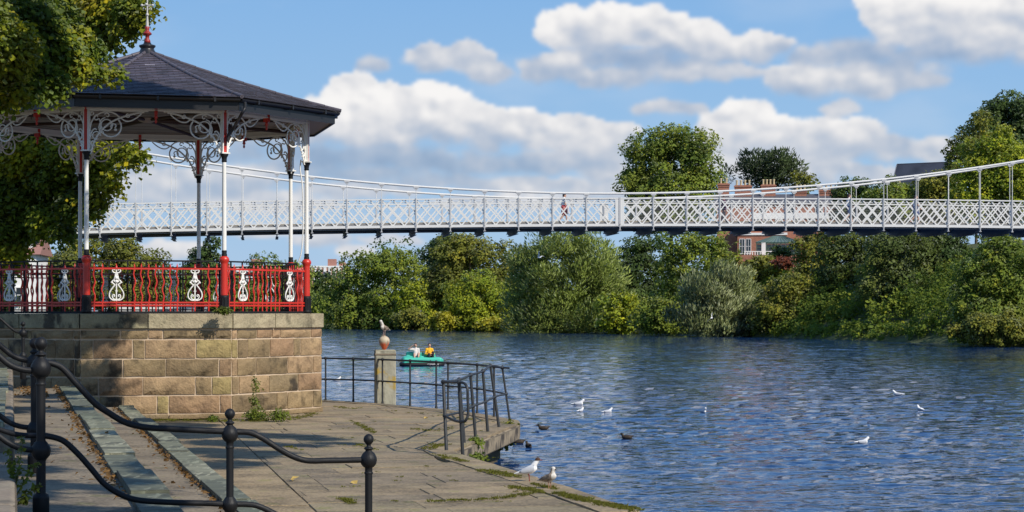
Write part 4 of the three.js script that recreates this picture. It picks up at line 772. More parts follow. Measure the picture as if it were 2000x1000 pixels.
function person(o) {
  const t = thing('person', o.label, 'person', o.pos, o.ry, o.group), j = o.j, v = (k) => j[k], c = (a, b, ra, rb, m) => cap(v(a), v(b), ra, rb, m);
  const head = V(...j.head), neck = V(...j.neck), up = head.clone().sub(neck).normalize(), f = V(...(o.face ?? [0, 0, 1])).normalize(), HP = (a, b, s = 0) => { const sd = up.clone().cross(f).normalize(); return head.clone().addScaledVector(up, a).addScaledVector(f, b).addScaledVector(sd, s).toArray(); };
  const torso = [c('pelvis', 'waist', 0.125, 0.11), c('waist', 'chest', 0.112, 0.125), c('shL', 'shR', 0.07, 0.07), cap(j.neck, j.chest, 0.06, 0.1)], legs = ['L', 'R'].flatMap((s) => [c('hip' + s, 'knee' + s, 0.085, 0.058), c('knee' + s, 'ank' + s, 0.056, 0.038), c('ank' + s, 'toe' + s, 0.038, 0.03)]), arms = ['L', 'R'].flatMap((s) => [c('sh' + s, 'el' + s, 0.048, 0.038), c('el' + s, 'wr' + s, 0.038, 0.027)]);
  const headP = [{ c: V(...HP(0.02, 0)), r: [0.078, 0.112, 0.092], q: new THREE.Quaternion().setFromUnitVectors(V(0, 1, 0), up) }, cap(HP(-0.07, 0.045), HP(-0.02, 0.055), 0.035, 0.045), cap(HP(0.02, 0.088), HP(-0.012, 0.105), 0.01, 0.014, { k: 0.012 }), cap(HP(0, -0.005, 0.078), HP(0.03, -0.012, 0.082), 0.014, 0.016, { k: 0.01 }), cap(HP(0, -0.005, -0.078), HP(0.03, -0.012, -0.082), 0.014, 0.016, { k: 0.01 }), cap(j.neck, HP(-0.06, 0), 0.052, 0.048), cap(HP(-0.055, 0.088, -0.018), HP(-0.055, 0.088, 0.018), 0.009, 0.009, { k: 0.008 })];
  const body = joinG([sdf([...torso, ...legs, ...arms, ...headP], 0.0165, 0.03), ['L', 'R'].map((s) => { const w = V(...v('wr' + s)), d = w.clone().sub(V(...v('el' + s))); return hand(w, d, V(...(o['palm' + s] ?? [s === 'L' ? -1 : 1, 0, 0])), s === 'L' ? 1 : -1); })]);
  const m = part('body', body, skinMat, t);
  for (const s of [-1, 1]) part('eye', ball(0.013, ...HP(0.03, 0.084, s * 0.032), 8), std([0.03, 0.02, 0.015], 0.3), t);
  const grow = (l, e) => l.map((p) => ({ ...p, ra: p.ra + e, rb: p.rb + e }));
  const half = (l, t) => l.map((p) => ({ ...p, b: p.a.clone().lerp(p.b, t), rb: mix(p.ra, p.rb, t) }));
  part('top', sdf([...grow(torso.slice(1), 0.018), ...grow(half([arms[0], arms[2]], o.sleeve ?? 0.6), 0.016), ...(o.long ? grow([arms[1], arms[3]], 0.014) : [])], 0.017, 0.03), std(o.top, 0.85), t);
  if (o.skirt) part('skirt', (() => { const w = V(...j.waist), p = V(...j.pelvis), k = V(...j.kneeL).add(V(...j.kneeR)).multiplyScalar(0.5); return sdf([cap(w.toArray(), p.toArray(), 0.12, 0.15), cap(p.toArray(), p.clone().lerp(k, 0.75).toArray(), 0.155, 0.19)], 0.018, 0.04); })(), std(o.bottom, 0.85), t);
  else part('trousers', sdf([...grow([torso[0]], 0.014), ...grow(half([legs[0], legs[3]], 1), 0.016), ...(o.shorts ? [] : grow([legs[1], legs[4]], 0.014))].map((p, i) => o.shorts && i ? { ...p, b: p.a.clone().lerp(p.b, 0.65) } : p), 0.017, 0.025), std(o.bottom, 0.85), t);
  part('shoes', sdf(['L', 'R'].map((s) => cap(j['ank' + s].map((q, i) => q - (i === 1 ? 0.02 : 0)), j['toe' + s], 0.045, 0.04)), 0.012, 0.01), std(o.shoe ?? [0.06, 0.05, 0.05], 0.7), t);
  const hairP = [{ c: V(...HP(0.05, -0.022)), r: [0.088, 0.105, 0.098] }, ...(o.hairLong ? [cap(HP(0.0, -0.075), HP(-0.19, -0.085), 0.06, 0.04)] : [cap(HP(0, -0.06), HP(-0.04, -0.06), 0.055, 0.045)]), ...(o.bun ? [ell(HP(0.08, -0.11), [0.045, 0.045, 0.045])] : []), { c: V(...HP(-0.045, 0.085)), r: [0.06, 0.075, 0.06], cut: true }];
  part('hair', sdf(hairP, 0.012, 0.02), std(o.hair, 0.6), t);
  return t;
}
const stride = (f = 1) => ({ pelvis: [0, 0.93, 0], waist: [0, 1.06, 0.01], chest: [0, 1.27, 0.02], neck: [0, 1.46, 0.02], head: [0, 1.6, 0.045], shL: [0.155, 1.385, 0.02], shR: [-0.155, 1.385, 0.02], elL: [0.2, 1.12, -0.1 * f], wrL: [0.19, 0.91, 0.0], elR: [-0.2, 1.12, 0.08 * f], wrR: [-0.18, 0.94, 0.22 * f], hipL: [0.085, 0.9, 0], hipR: [-0.085, 0.9, 0], kneeL: [0.085, 0.5, 0.16 * f], ankL: [0.08, 0.1, 0.24 * f], toeL: [0.085, 0.045, 0.4 * f], kneeR: [-0.085, 0.49, -0.02 * f], ankR: [-0.08, 0.14, -0.3 * f], toeR: [-0.085, 0.05, -0.18 * f] });
const alongBridge = bridge.rotation.y + Math.PI / 2;
const bridgeS = (px) => { const m = (px - 1000) / FOCAL; return (m * BR.z0 - BR.x0) / (1 - m * BR.k) / Math.cos(brAng); };
person({ label: 'person in a white top and red skirt walking near the middle of the bridge', pos: onBridge(bridgeS(1096), 1.0), ry: alongBridge, j: stride(0.9), top: [0.8, 0.79, 0.78], bottom: [0.5, 0.03, 0.05], skirt: true, hair: [0.03, 0.02, 0.015], sleeve: 0.6 });
person({ label: 'person in dark purple clothes behind the bridge lattice below the brick chimneys', pos: onBridge(bridgeS(1410), 0.6, 0.12), ry: alongBridge + Math.PI, j: stride(0.8), top: [0.12, 0.05, 0.09], bottom: [0.04, 0.04, 0.06], hair: [0.06, 0.04, 0.03], long: true });
person({ label: 'person in white top and blue shorts on the bridge right of the brick chimneys', pos: onBridge(bridgeS(1646), 1.2), ry: alongBridge, j: stride(1), top: [0.78, 0.78, 0.8], bottom: [0.1, 0.13, 0.24], shorts: true, hair: [0.05, 0.025, 0.02], hairLong: true });
person({ label: 'rightmost person on the bridge, in a white top and navy skirt with dark hair', pos: onBridge(bridgeS(1777), 1.0), ry: alongBridge, j: stride(1.1), top: [0.76, 0.76, 0.8], bottom: [0.07, 0.1, 0.22], skirt: true, hair: [0.04, 0.025, 0.02], hairLong: true });
part('bag', rbox(0.28, 0.34, 0.1, 0, 0, 0, 0.02), std([0.6, 0.58, 0.6], 0.8), scene.children.find((o) => o.userData.label?.includes('red skirt'))).position.set(-0.22, 0.72, 0.22);

// ---------------------------------------------------------------- pedal boat with two people
(function () {
  const Z = 112, c = at(824, 712, Z), boat = thing('pedal_boat', 'turquoise pedal boat with a black rubber fender carrying two people', 'boat', V(c.x, WATER, -Z), 0.1);
  const hull = sdf([{ c: V(0, 0.24, 0), h: [0.98, 0.1, 0.55], rnd: 0.14 }, ell([-0.78, 0.36, 0], [0.42, 0.22, 0.62]), ell([0.85, 0.28, 0], [0.4, 0.2, 0.6]), { c: V(-0.5, 0.52, -0.42), h: [0.32, 0.18, 0.06], rnd: 0.08 }, { c: V(0.35, 0.5, -0.42), h: [0.36, 0.16, 0.06], rnd: 0.08 }, { c: V(-0.05, 0.4, 0.1), h: [0.06, 0.1, 0.4], rnd: 0.06 },
    ell([-0.35, 0.55, 0.2], [0.3, 0.26, 0.38], undefined, { cut: true }), ell([0.42, 0.52, 0.2], [0.32, 0.24, 0.4], undefined, { cut: true })], 0.022, 0.06);
  part('hull', hull, new THREE.MeshPhysicalMaterial({ color: new THREE.Color().setRGB(0.06, 0.5, 0.36), roughness: 0.45, clearcoat: 0.2 }), boat);
  const ringP = []; for (let i = 0; i < 24; i++) { const a = (i / 24) * Math.PI * 2, ca = Math.cos(a), sa = Math.sin(a); ringP.push(V(Math.sign(ca) * Math.pow(Math.abs(ca), 0.5) * 1.2, 0.08, Math.sign(sa) * Math.pow(Math.abs(sa), 0.5) * 0.74)); }
  part('fender', tube(ringP, 0.11, 96, 8, true), std([0.012, 0.012, 0.012], 0.6), boat);
  part('registration_mark', Array.from({ length: 9 }, (_, i) => box(0.035, 0.05 + (i % 3) * 0.015, 0.004, 0.28 + i * 0.075, 0.09 + (i % 2) * 0.01, 0.842)), M.whitePaint, boat);
  part('steering_lever', [bar(V(0.02, 0.45, 0.1), V(0.04, 0.72, 0.05), 0.014, 0.012, 6), ball(0.03, 0.04, 0.73, 0.05, 8)], M.iron, boat);
  const sit = { pelvis: [0, 0.12, 0], waist: [0, 0.26, -0.03], chest: [0, 0.48, -0.05], neck: [0, 0.67, -0.03], head: [0, 0.81, 0.0], shL: [0.155, 0.59, -0.04], shR: [-0.155, 0.59, -0.04], hipL: [0.09, 0.1, 0.03], hipR: [-0.09, 0.1, 0.03], kneeL: [0.13, 0.36, 0.4], kneeR: [-0.11, 0.32, 0.42], ankL: [0.12, -0.05, 0.58], ankR: [-0.1, -0.06, 0.6], toeL: [0.13, -0.02, 0.72], toeR: [-0.1, -0.02, 0.74] };
  const seat = (x) => boat.localToWorld(V(x, 0.33, -0.08));
  boat.updateMatrixWorld(true);
  person({ label: 'person in a white patterned top shading their eyes with one arm on the pedal boat', pos: seat(-0.36), ry: 0.15, j: { ...sit, elR: [-0.4, 0.62, 0.06], wrR: [-0.16, 0.83, 0.17], elL: [0.22, 0.33, 0.02], wrL: [0.15, 0.24, 0.25] }, palmR: [0.3, -0.9, 0.2], palmL: [0, -1, 0], top: [0.66, 0.62, 0.58], bottom: [0.5, 0.52, 0.55], hair: [0.03, 0.02, 0.016], shorts: true, sleeve: 0.7 });
  person({ label: 'person in a yellow jumper and black trousers with dark tied-back hair on the pedal boat', pos: seat(0.44), ry: 0.25, j: { ...sit, kneeL: [0.14, 0.42, 0.32], ankL: [0.13, 0.02, 0.46], toeL: [0.14, 0.02, 0.6], elR: [-0.25, 0.34, 0.02], wrR: [-0.06, 0.3, 0.26], elL: [0.25, 0.34, 0.04], wrL: [0.1, 0.36, 0.28] }, palmR: [0, -1, 0.2], palmL: [0, -1, 0.2], top: [0.78, 0.42, 0.02], bottom: [0.015, 0.016, 0.02], hair: [0.025, 0.016, 0.012], long: true, bun: true });
})();

// ---------------------------------------------------------------- birds
function paintBird(g, o) {
  return paintV(g, (x, y, z) => {
    const n = fbm(x * 40, y * 40 + z * 31, 601, 2);
    if (o.hood && x > 0.085 && y > o.hoodY && x < 0.2) return [0.07, 0.035, 0.02];
    if (o.duck) { const L = 0.75 + n * 0.6; if (x > 0.13 && y > 0.06) return [0.012 * L, 0.018 * L, 0.014 * L]; return [0.055 * L, 0.038 * L, 0.024 * L]; }
    if (o.young) { const L = 0.8 + n * 0.9; if (Math.abs(z) > 0.03 && x < 0.08) return [0.3 * L, 0.23 * L, 0.17 * L]; return [0.62, 0.58, 0.52]; }
    if (Math.abs(z) > 0.042 && y > -0.02 && x < 0.09) return x < -0.13 ? [0.03, 0.03, 0.03] : [0.46, 0.48, 0.52];
    return [0.82, 0.81, 0.79];
  });
}
function bird(o) {             // faces +x; standing height or floating waterline at y = 0
  const t = thing(o.name, o.label, o.category, o.pos, o.ry ?? 0, o.group), s = o.s ?? 1;
  t.scale.setScalar(s);
  const h = o.stand ? 0.15 : 0.035, tilt = o.stand ? 0.32 : 0.06, q = quat(0, 0, tilt), R = (x, y, z = 0) => V(x, y, z).applyQuaternion(q).add(V(0, h + (o.stand ? 0.03 : 0), 0)).toArray();
  const hx = o.tuck ? 0.06 : 0.125, hy = (o.tuck ? 0.075 : o.duck ? 0.1 : 0.105) + (o.stand ? 0.03 : 0), head = V(...R(0.11, 0)).add(V(hx - 0.11 + (o.stand ? 0.02 : 0.02), hy, 0)).toArray();
  const bd = [ell(R(0.01, 0), [0.125, 0.062, 0.06], q), cap(R(0.06, 0.02), head, 0.05, 0.03), ell(head, [0.036, 0.031, 0.029]), cap(R(-0.08, 0.0), R(-0.2, o.duck ? 0.035 : 0.012), 0.045, 0.014)];
  if (o.duck) { bd.length = 0; bd.push(ell([-0.01, 0.05, 0], [0.17, 0.078, 0.085]), cap([0.1, 0.07, 0], [0.145, 0.13, 0], 0.05, 0.034), ell([0.165, 0.155, 0], [0.046, 0.038, 0.034]), cap([-0.12, 0.07, 0], [-0.22, 0.105, 0], 0.045, 0.014)); head[0] = 0.165; head[1] = 0.155; }
  else for (const z of [-1, 1]) bd.push(ell(R(-0.02, 0.015, z * 0.045), [0.115, 0.04, 0.022], q), cap(R(-0.1, 0.018, z * 0.03), R(-0.235, 0.02, z * 0.012), 0.022, 0.007));
  const g = sdf(bd, 0.0065, 0.018);
  part('body', paintBird(g, { ...o, hoodY: head[1] - 0.02 }), M.feather ??= std([1, 1, 1], 0.8, { vertexColors: true }), t);
  const bx = head[0] + (o.duck ? 0.04 : 0.03), by = head[1] - 0.006;
  part('bill', [bar(V(bx, by, 0), V(bx + (o.duck ? 0.05 : 0.042), by - 0.008, 0), 0.011, o.duck ? 0.009 : 0.003, 8)], std(o.bill ?? [0.25, 0.03, 0.02], 0.5), t);
  for (const z of [-1, 1]) part('eye', ball(0.0055, head[0] + 0.014, head[1] + 0.008, z * 0.026, 6), std([0.01, 0.01, 0.01], 0.2), t);
  if (o.stand) for (const z of [-1, 1]) part('leg', [bar(V(0.01, 0.004, z * 0.024), V(0.005, 0.085, z * 0.024), 0.0055, 0.006, 6), bar(V(0.005, 0.085, z * 0.024), V(-0.01, 0.15, z * 0.026), 0.007, 0.014, 6), [-0.5, 0, 0.5].map((a) => bar(V(0.01, 0.004, z * 0.024), V(0.01 + 0.05 * Math.cos(a), 0.003, z * 0.024 + 0.05 * Math.sin(a)), 0.004, 0.002, 5))], std(o.leg ?? [0.2, 0.03, 0.02], 0.6), t);
  return t;
}
function flyingGull(label, pos, ry, bank, open) {
  const t = thing('flying_gull', label, 'gull', pos, ry);
  t.rotation.set(bank, ry, 0.15, 'YXZ');
  part('body', paintV(sdf([ell([0, 0, 0], [0.13, 0.05, 0.05]), cap([0.08, 0.01, 0], [0.15, 0.015, 0], 0.038, 0.03), cap([-0.08, 0, 0], [-0.2, 0.0, 0], 0.035, 0.012), ell([-0.19, 0, 0], [0.05, 0.008, 0.04])], 0.008, 0.02), () => [0.82, 0.81, 0.79]), M.feather, t);
  part('bill', bar(V(0.175, 0.012, 0), V(0.215, 0.004, 0), 0.009, 0.003, 6), std([0.25, 0.03, 0.02], 0.5), t);
  for (const s of [-1, 1]) {
    const pts = [[0.06, 0, 0.04], [0.09, open * 0.16, 0.2], [0.02, open * 0.2, 0.36], [-0.12, open * 0.16, 0.5]], ch = [0.12, 0.13, 0.1, 0.015], pos = [], tri = (...v) => v.forEach((p) => pos.push(p[0], p[1], s * p[2]));
    for (let i = 0; i < 3; i++) { const a = pts[i], b = pts[i + 1], a2 = [a[0] - ch[i], a[1] - 0.004, a[2]], b2 = [b[0] - ch[i + 1], b[1] - 0.004, b[2]], am = [a[0] - ch[i] * 0.3, a[1] + 0.012, a[2]], bm = [b[0] - ch[i + 1] * 0.3, b[1] + 0.01, b[2]]; tri(a, b, bm); tri(a, bm, am); tri(am, bm, b2); tri(am, b2, a2); tri(a, a2, b2); tri(a, b2, b); }
    const g = new THREE.BufferGeometry(); g.setAttribute('position', new THREE.Float32BufferAttribute(pos, 3)); g.computeVertexNormals();
    part('wing', paintV(g, (x, y, z) => (Math.abs(z) > 0.44 ? [0.05, 0.05, 0.05] : [0.66, 0.67, 0.69])), M.featherFlat ??= std([1, 1, 1], 0.8, { vertexColors: true, side: THREE.DoubleSide }), t);
  }
}
(function birds() {
  bird({ name: 'gull', label: 'white gull with a brown head standing on the quay edge', category: 'gull', pos: onto(1033, 941), ry: -0.1, stand: true, hood: true, s: 0.9 });
  bird({ name: 'gull', label: 'mottled young gull preening with its head tucked down on the quay edge', category: 'gull', pos: onto(1073, 956), ry: -0.7, stand: true, young: true, tuck: true, s: 0.88, leg: [0.4, 0.2, 0.12], bill: [0.1, 0.06, 0.04] });
  bird({ name: 'gull', label: 'grey-backed gull standing on top of the mooring float', category: 'gull', pos: BS.floatTop, ry: -2.15, stand: true, young: true, s: 1.05, leg: [0.45, 0.3, 0.25], bill: [0.05, 0.05, 0.05] });
  const float = (x, y, ry, label, s = 1.0) => bird({ name: 'floating_gull', label, category: 'gull', pos: onto(x, y + 3, WATER), ry, hood: false, s: s * 0.85, bill: [0.1, 0.03, 0.02] });
  float(1130, 788, 0.1, 'largest white gull floating on the river, just above a smaller one', 1.3);
  float(1134, 801, 0.8, 'small grey-winged gull floating right below the largest floating gull', 0.9);
  float(1187, 803, 0.3, 'gull floating alone to the right of the pair of floating gulls', 1.05);
  float(1374, 803, -1.2, 'gull floating in mid river seen end-on, all alone', 1.1);
  float(1753, 769, 2.8, 'white gull floating far out on the right, just upstream of the rightmost gull', 1.3);
  float(1797, 799, 1.9, 'rightmost gull floating on the river, seen nearly end-on', 1.2);
  float(1685, 863, 0.2, 'nearest gull floating on the right side of the river', 1.05);
  float(658, 741, 0.4, 'distant gull floating behind the quay railing next to the stone base', 1.3);
  const duck = (x, y, ry, label, s = 0.78) => bird({ name: 'duck', label, category: 'duck', pos: onto(x, y + 3, WATER), ry, duck: true, s, bill: [0.06, 0.05, 0.02] });
  duck(1061, 836, Math.PI - 0.15, 'dark duck swimming just beyond the corner of the quay slab');
  duck(1224, 854, Math.PI - 0.3, 'dark duck swimming alone in the open water right of the quay');
  duck(1012, 863, Math.PI - 0.1, 'dark duck half hidden beside the quay slab corner');
  duck(1032, 871, 1.9, 'dark duck swimming below the quay slab, nearest to the camera');
  flyingGull('white gull flying in front of the big willow with raised wings', at(1053, 503, 150), 2.4, 0.5, 1.6);
  flyingGull('pale gull flying low over the water in front of the silvery willow', at(1390, 621, 150), 0.9, -1.0, 0.8);
})();

// ---------------------------------------------------------------- trees, shrubs and plants
function leafCluster(n, leaf, spread, r, o = {}) {      // a spray of folded leaves (or narrow blades) round a point
  const pos = [], col = [], A = V(0, 0, 0), B = V(0, 0, 0), C = V(0, 0, 0), D = V(0, 0, 0), E = V(0, 0, 0), d = V(0, 0, 0), s = V(0, 0, 0), nn = V(0, 0, 0);
  for (let i = 0; i < n; i++) {
    const c = V(r() - 0.5, r() - 0.5, r() - 0.5).multiplyScalar(spread * 2 * (o.flat ? 1 : 1)); c.y *= o.squash ?? 0.75;
    if (o.blade) d.set((r() - 0.5) * 0.7, 1, (r() - 0.5) * 0.7).normalize(); else d.set(r() - 0.5, (r() - 0.5) * 0.7 - (o.droop ?? 0.1), r() - 0.5).normalize();
    nn.set((r() - 0.5) * 1.1, 0.55 + r() * 0.6, (r() - 0.5) * 1.1).normalize(); s.copy(d).cross(nn).normalize(); nn.copy(s).cross(d);
    const L = leaf * (0.7 + r() * 0.6), w = L * (o.aspect ?? 0.42), dip = L * 0.12;
    A.copy(c); E.copy(c).addScaledVector(d, L); B.copy(c).addScaledVector(d, L * 0.42).addScaledVector(s, w).addScaledVector(nn, dip); D.copy(c).addScaledVector(d, L * 0.42).addScaledVector(s, -w).addScaledVector(nn, dip);
    for (const p of [A, B, E, A, E, D]) pos.push(p.x, p.y, p.z);
    const t = 0.88 + r() * 0.24, y = o.yellow && r() < o.yellow ? 1 : 0;
    for (let q = 0; q < 6; q++) col.push(t * (1 + y * 0.5), t * (1 + y * 0.25), t * (1 - y * 0.2));
  }
  const g = new THREE.BufferGeometry(); g.setAttribute('position', new THREE.Float32BufferAttribute(pos, 3)); g.setAttribute('color', new THREE.Float32BufferAttribute(col, 3)); g.computeVertexNormals();
  return g;
}
const KIND = {
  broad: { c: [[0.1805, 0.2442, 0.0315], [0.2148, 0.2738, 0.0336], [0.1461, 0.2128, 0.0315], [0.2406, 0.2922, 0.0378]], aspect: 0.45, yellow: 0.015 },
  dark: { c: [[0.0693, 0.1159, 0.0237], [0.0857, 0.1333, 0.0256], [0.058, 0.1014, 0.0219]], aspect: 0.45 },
  olive: { c: [[0.2071, 0.2229, 0.0313], [0.2358, 0.2452, 0.0348], [0.1643, 0.1857, 0.0279]], aspect: 0.45, yellow: 0.02 },
  bright: { c: [[0.2799, 0.342, 0.0221], [0.3222, 0.3698, 0.0221], [0.2289, 0.2958, 0.0221]], aspect: 0.4, yellow: 0.03 },
  yellow: { c: [[0.396, 0.368, 0.022], [0.44, 0.4025, 0.022], [0.297, 0.299, 0.022]], aspect: 0.4 },
  willow: { c: [[0.3189, 0.3985, 0.0897], [0.3722, 0.4553, 0.1272], [0.2551, 0.3369, 0.0672]], aspect: 0.12, blade: true },
  silver: { c: [[0.34, 0.39, 0.17], [0.4, 0.44, 0.22], [0.26, 0.31, 0.12]], aspect: 0.12, blade: true },
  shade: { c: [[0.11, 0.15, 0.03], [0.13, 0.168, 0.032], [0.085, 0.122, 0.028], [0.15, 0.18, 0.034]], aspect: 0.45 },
  rust: { c: [[0.22, 0.06, 0.025], [0.18, 0.05, 0.025]], aspect: 0.4 },
  pine: { c: [[0.065, 0.1048, 0.0437], [0.0845, 0.1251, 0.0468]], aspect: 0.14, blade: true },
  lime: { c: [[0.138, 0.1983, 0.0198], [0.1724, 0.2288, 0.0198], [0.1104, 0.1708, 0.0187], [0.276, 0.2974, 0.0176]], aspect: 0.48, yellow: 0.05, thin: true },
  limegold: { c: [[0.2, 0.245, 0.018], [0.27, 0.29, 0.018], [0.14, 0.185, 0.018], [0.33, 0.32, 0.018]], aspect: 0.48, yellow: 0.06, thin: true },
  weed: { c: [[0.15, 0.2, 0.024], [0.18, 0.22, 0.028], [0.12, 0.165, 0.024]], aspect: 0.35, thin: true },
};
const clusterCache = new Map();
let LEAVES = 0;
function clusterFor(kind, leaf, n, spread) {
  const key = kind + leaf.toFixed(2) + n;
  if (!clusterCache.has(key)) clusterCache.set(key, [0, 1, 2].map((k) => leafCluster(n, leaf, spread, rng(901 + k), KIND[kind])));
  return clusterCache.get(key);
}
// leaves over a set of clumps; each clump is {p: centre, r: [x,y,z]}
function foliage(parent, kind, clumps, o) {
  const r = rng(o.seed), K = KIND[kind], total = clumps.reduce((s, c) => s + Math.pow(c.r[0] * c.r[1] * c.r[2], 2 / 3) * (c.w ?? 1), 0), geos = clusterFor(kind, o.leaf, o.n ?? 9, o.spread), mats = [[], [], []], cols = [[], [], []];
  const up = V(0, 1, 0), m4 = new THREE.Matrix4(), q = new THREE.Quaternion(), q2 = new THREE.Quaternion();
  for (const c of clumps) {
    const N = Math.max(3, Math.round((o.count * Math.pow(c.r[0] * c.r[1] * c.r[2], 2 / 3) * (c.w ?? 1)) / total)), base = K.c[Math.floor(r() * K.c.length)], tone = 0.85 + r() * 0.3, sd = Math.floor(r() * 999);
    for (let i = 0; i < N; i++) {
      const th = r() * 6.2832, y = 1 - 2 * Math.pow(r(), 0.85), s = Math.sqrt(1 - y * y), d = V(s * Math.cos(th), y, s * Math.sin(th)), lump = fbm(d.x * 2.2 + sd, d.y * 2.2 + d.z * 1.7, 911, 3), k = (0.74 + 0.3 * Math.pow(r(), 0.7)) * (1 + lump * 0.34) * (r() < 0.12 ? 0.6 : 1);
      if (lump < -0.42) continue;                                 // holes
      const p = V(c.p.x + d.x * c.r[0] * k, c.p.y + d.y * c.r[1] * k, c.p.z + d.z * c.r[2] * k);
      if (o.keep && !o.keep(p)) continue;
      if (o.facing && d.z < -0.3 && r() < 0.6) continue;      // the side turned away from the river is thinner
      const lean = K.blade ? d.clone().multiplyScalar(0.75).add(V((o.lean ?? 0) + (r() - 0.5) * 0.7, o.rise ?? 0.7, (r() - 0.5) * 0.7)) : d.clone().multiplyScalar(0.6).add(V((r() - 0.5) * 0.9, 0.5 + r() * 0.5, (r() - 0.5) * 0.9));
      q.setFromUnitVectors(up, lean.normalize()); q2.setFromAxisAngle(up, r() * 6.2832); q.multiply(q2);
      const sc = 0.75 + r() * 0.55, g = Math.floor(r() * 3);
      m4.compose(p, q, V(sc, sc, sc)); mats[g].push(m4.clone());
      const t = tone * (0.92 + r() * 0.16), mx = r() < 0.1 ? K.c[Math.floor(r() * K.c.length)] : base; cols[g].push(new THREE.Color(mx[0] * t, mx[1] * t, mx[2] * t));
    }
  }
  if (o.stuff) {
    mats.forEach((l, k) => {
      if (!l.length) return;
      const im = new THREE.InstancedMesh(geos[k], M.leafThin, l.length);
      l.forEach((m, i) => { im.setMatrixAt(i, m); im.setColorAt(i, cols[k][i]); });
      im.name = o.name ?? 'crown'; im.castShadow = im.receiveShadow = true; im.userData.kind = 'stuff';
      parent.add(im);
    });
    return;
  }
  // the leaves of one plant as one real mesh: four corners a leaf, its normal eased towards the outside of the crown
  const total2 = mats.reduce((q, l, k) => q + (l.length * geos[k].attributes.position.count) / 6, 0), pos = new Float32Array(total2 * 12), nor = new Float32Array(total2 * 12), col = new Float32Array(total2 * 12), idx = new Uint32Array(total2 * 6), p = V(0, 0, 0), nn = V(0, 0, 0);
  let L = 0;
  mats.forEach((l, k) => {
    const gp = geos[k].attributes.position, gn = geos[k].attributes.normal, gc = geos[k].attributes.color, n = gp.count / 6;
    l.forEach((m, i) => {
      const c = cols[k][i], e = m.elements, ox = e[4], oy = e[5], oz = e[6];
      for (let q = 0; q < n; q++, L++) {
        nn.fromBufferAttribute(gn, q * 6).transformDirection(m);
        if (nn.x * ox + nn.y * oy + nn.z * oz < 0) nn.negate();
        nn.x += ox * 2.4; nn.y += oy * 2.4; nn.z += oz * 2.4; nn.normalize();
        [0, 1, 2, 5].forEach((v, w) => { p.fromBufferAttribute(gp, q * 6 + v).applyMatrix4(m); const at3 = L * 12 + w * 3; pos[at3] = p.x; pos[at3 + 1] = p.y; pos[at3 + 2] = p.z; nor[at3] = nn.x; nor[at3 + 1] = nn.y; nor[at3 + 2] = nn.z; col[at3] = gc.getX(q * 6) * c.r; col[at3 + 1] = gc.getY(q * 6) * c.g; col[at3 + 2] = gc.getZ(q * 6) * c.b; });
        idx.set([L * 4, L * 4 + 1, L * 4 + 2, L * 4, L * 4 + 2, L * 4 + 3], L * 6);
      }
    });
  });
  LEAVES += L;
  const g = new THREE.BufferGeometry(); g.setAttribute('position', new THREE.BufferAttribute(pos, 3)); g.setAttribute('normal', new THREE.BufferAttribute(nor, 3)); g.setAttribute('color', new THREE.BufferAttribute(col, 3)); g.setIndex(new THREE.BufferAttribute(idx, 1));
  part(o.name ?? 'crown', g, K.thin ? M.leafThin : M.leaf, parent);
}
function crownClumps(w, h, d, y0, n, seed, shape = 'round') {
  const r = rng(seed), out = [], cy = y0 + h / 2;
  n = Math.round(n * 1.35);
  for (let i = 0; i < n; i++) {
    const v = clamp(1 - (2 * (i + 0.5)) / n + (r() - 0.5) * 0.25, -1, 1), th = i * 2.39996 + r() * 1.4, s = Math.sqrt(1 - v * v), k = 0.5 + r() * 0.4;
    let wide = 1; if (shape === 'dome') wide = v < 0 ? 1.05 : 1; if (shape === 'cone') wide = 1 - 0.55 * Math.max(0, v); if (shape === 'pine') wide = v > 0 ? 1.1 : 0.7;
    const rr = (0.16 + r() * r() * 0.3 + (1 - k) * 0.16) * Math.min(w, h, d) * 0.5 * (1 + 7 / n);
    out.push({ p: V(s * Math.cos(th) * (w / 2) * k * wide, cy + v * (h / 2) * (k + 0.06), s * Math.sin(th) * (d / 2) * k * wide), r: [rr * (1.0 + r() * 0.4), rr * (shape === 'pine' ? 0.45 : 0.65 + r() * 0.3), rr * (1.0 + r() * 0.4)] });
  }
  out.push({ p: V(0, cy, 0), r: [w * 0.36, h * 0.36, d * 0.36], w: 0.45 });
  return out;
}
function trunkFor(t, clumps, h0, r0, mat = M.bark) {
  const top = clumps[clumps.length - 1].p, g = [taper([V(0, -0.6, 0), V(0.05, h0 * 0.4, 0.04), V(top.x * 0.4, h0, top.z * 0.4), top.clone()], r0, r0 * 0.35, 12, 9)];
  clumps.slice(0, 14).forEach((c, i) => { if (i % 2 === 0) g.push(taper([V(top.x * 0.3, h0 * (0.75 + (i % 3) * 0.12), top.z * 0.3), V(mix(top.x * 0.3, c.p.x, 0.5), mix(h0, c.p.y, 0.42), mix(top.z * 0.3, c.p.z, 0.5)), c.p.clone()], r0 * 0.38, r0 * 0.07, 7, 6)); });
  part('trunk', g, mat, t);
}
let treeSeed = 1000;
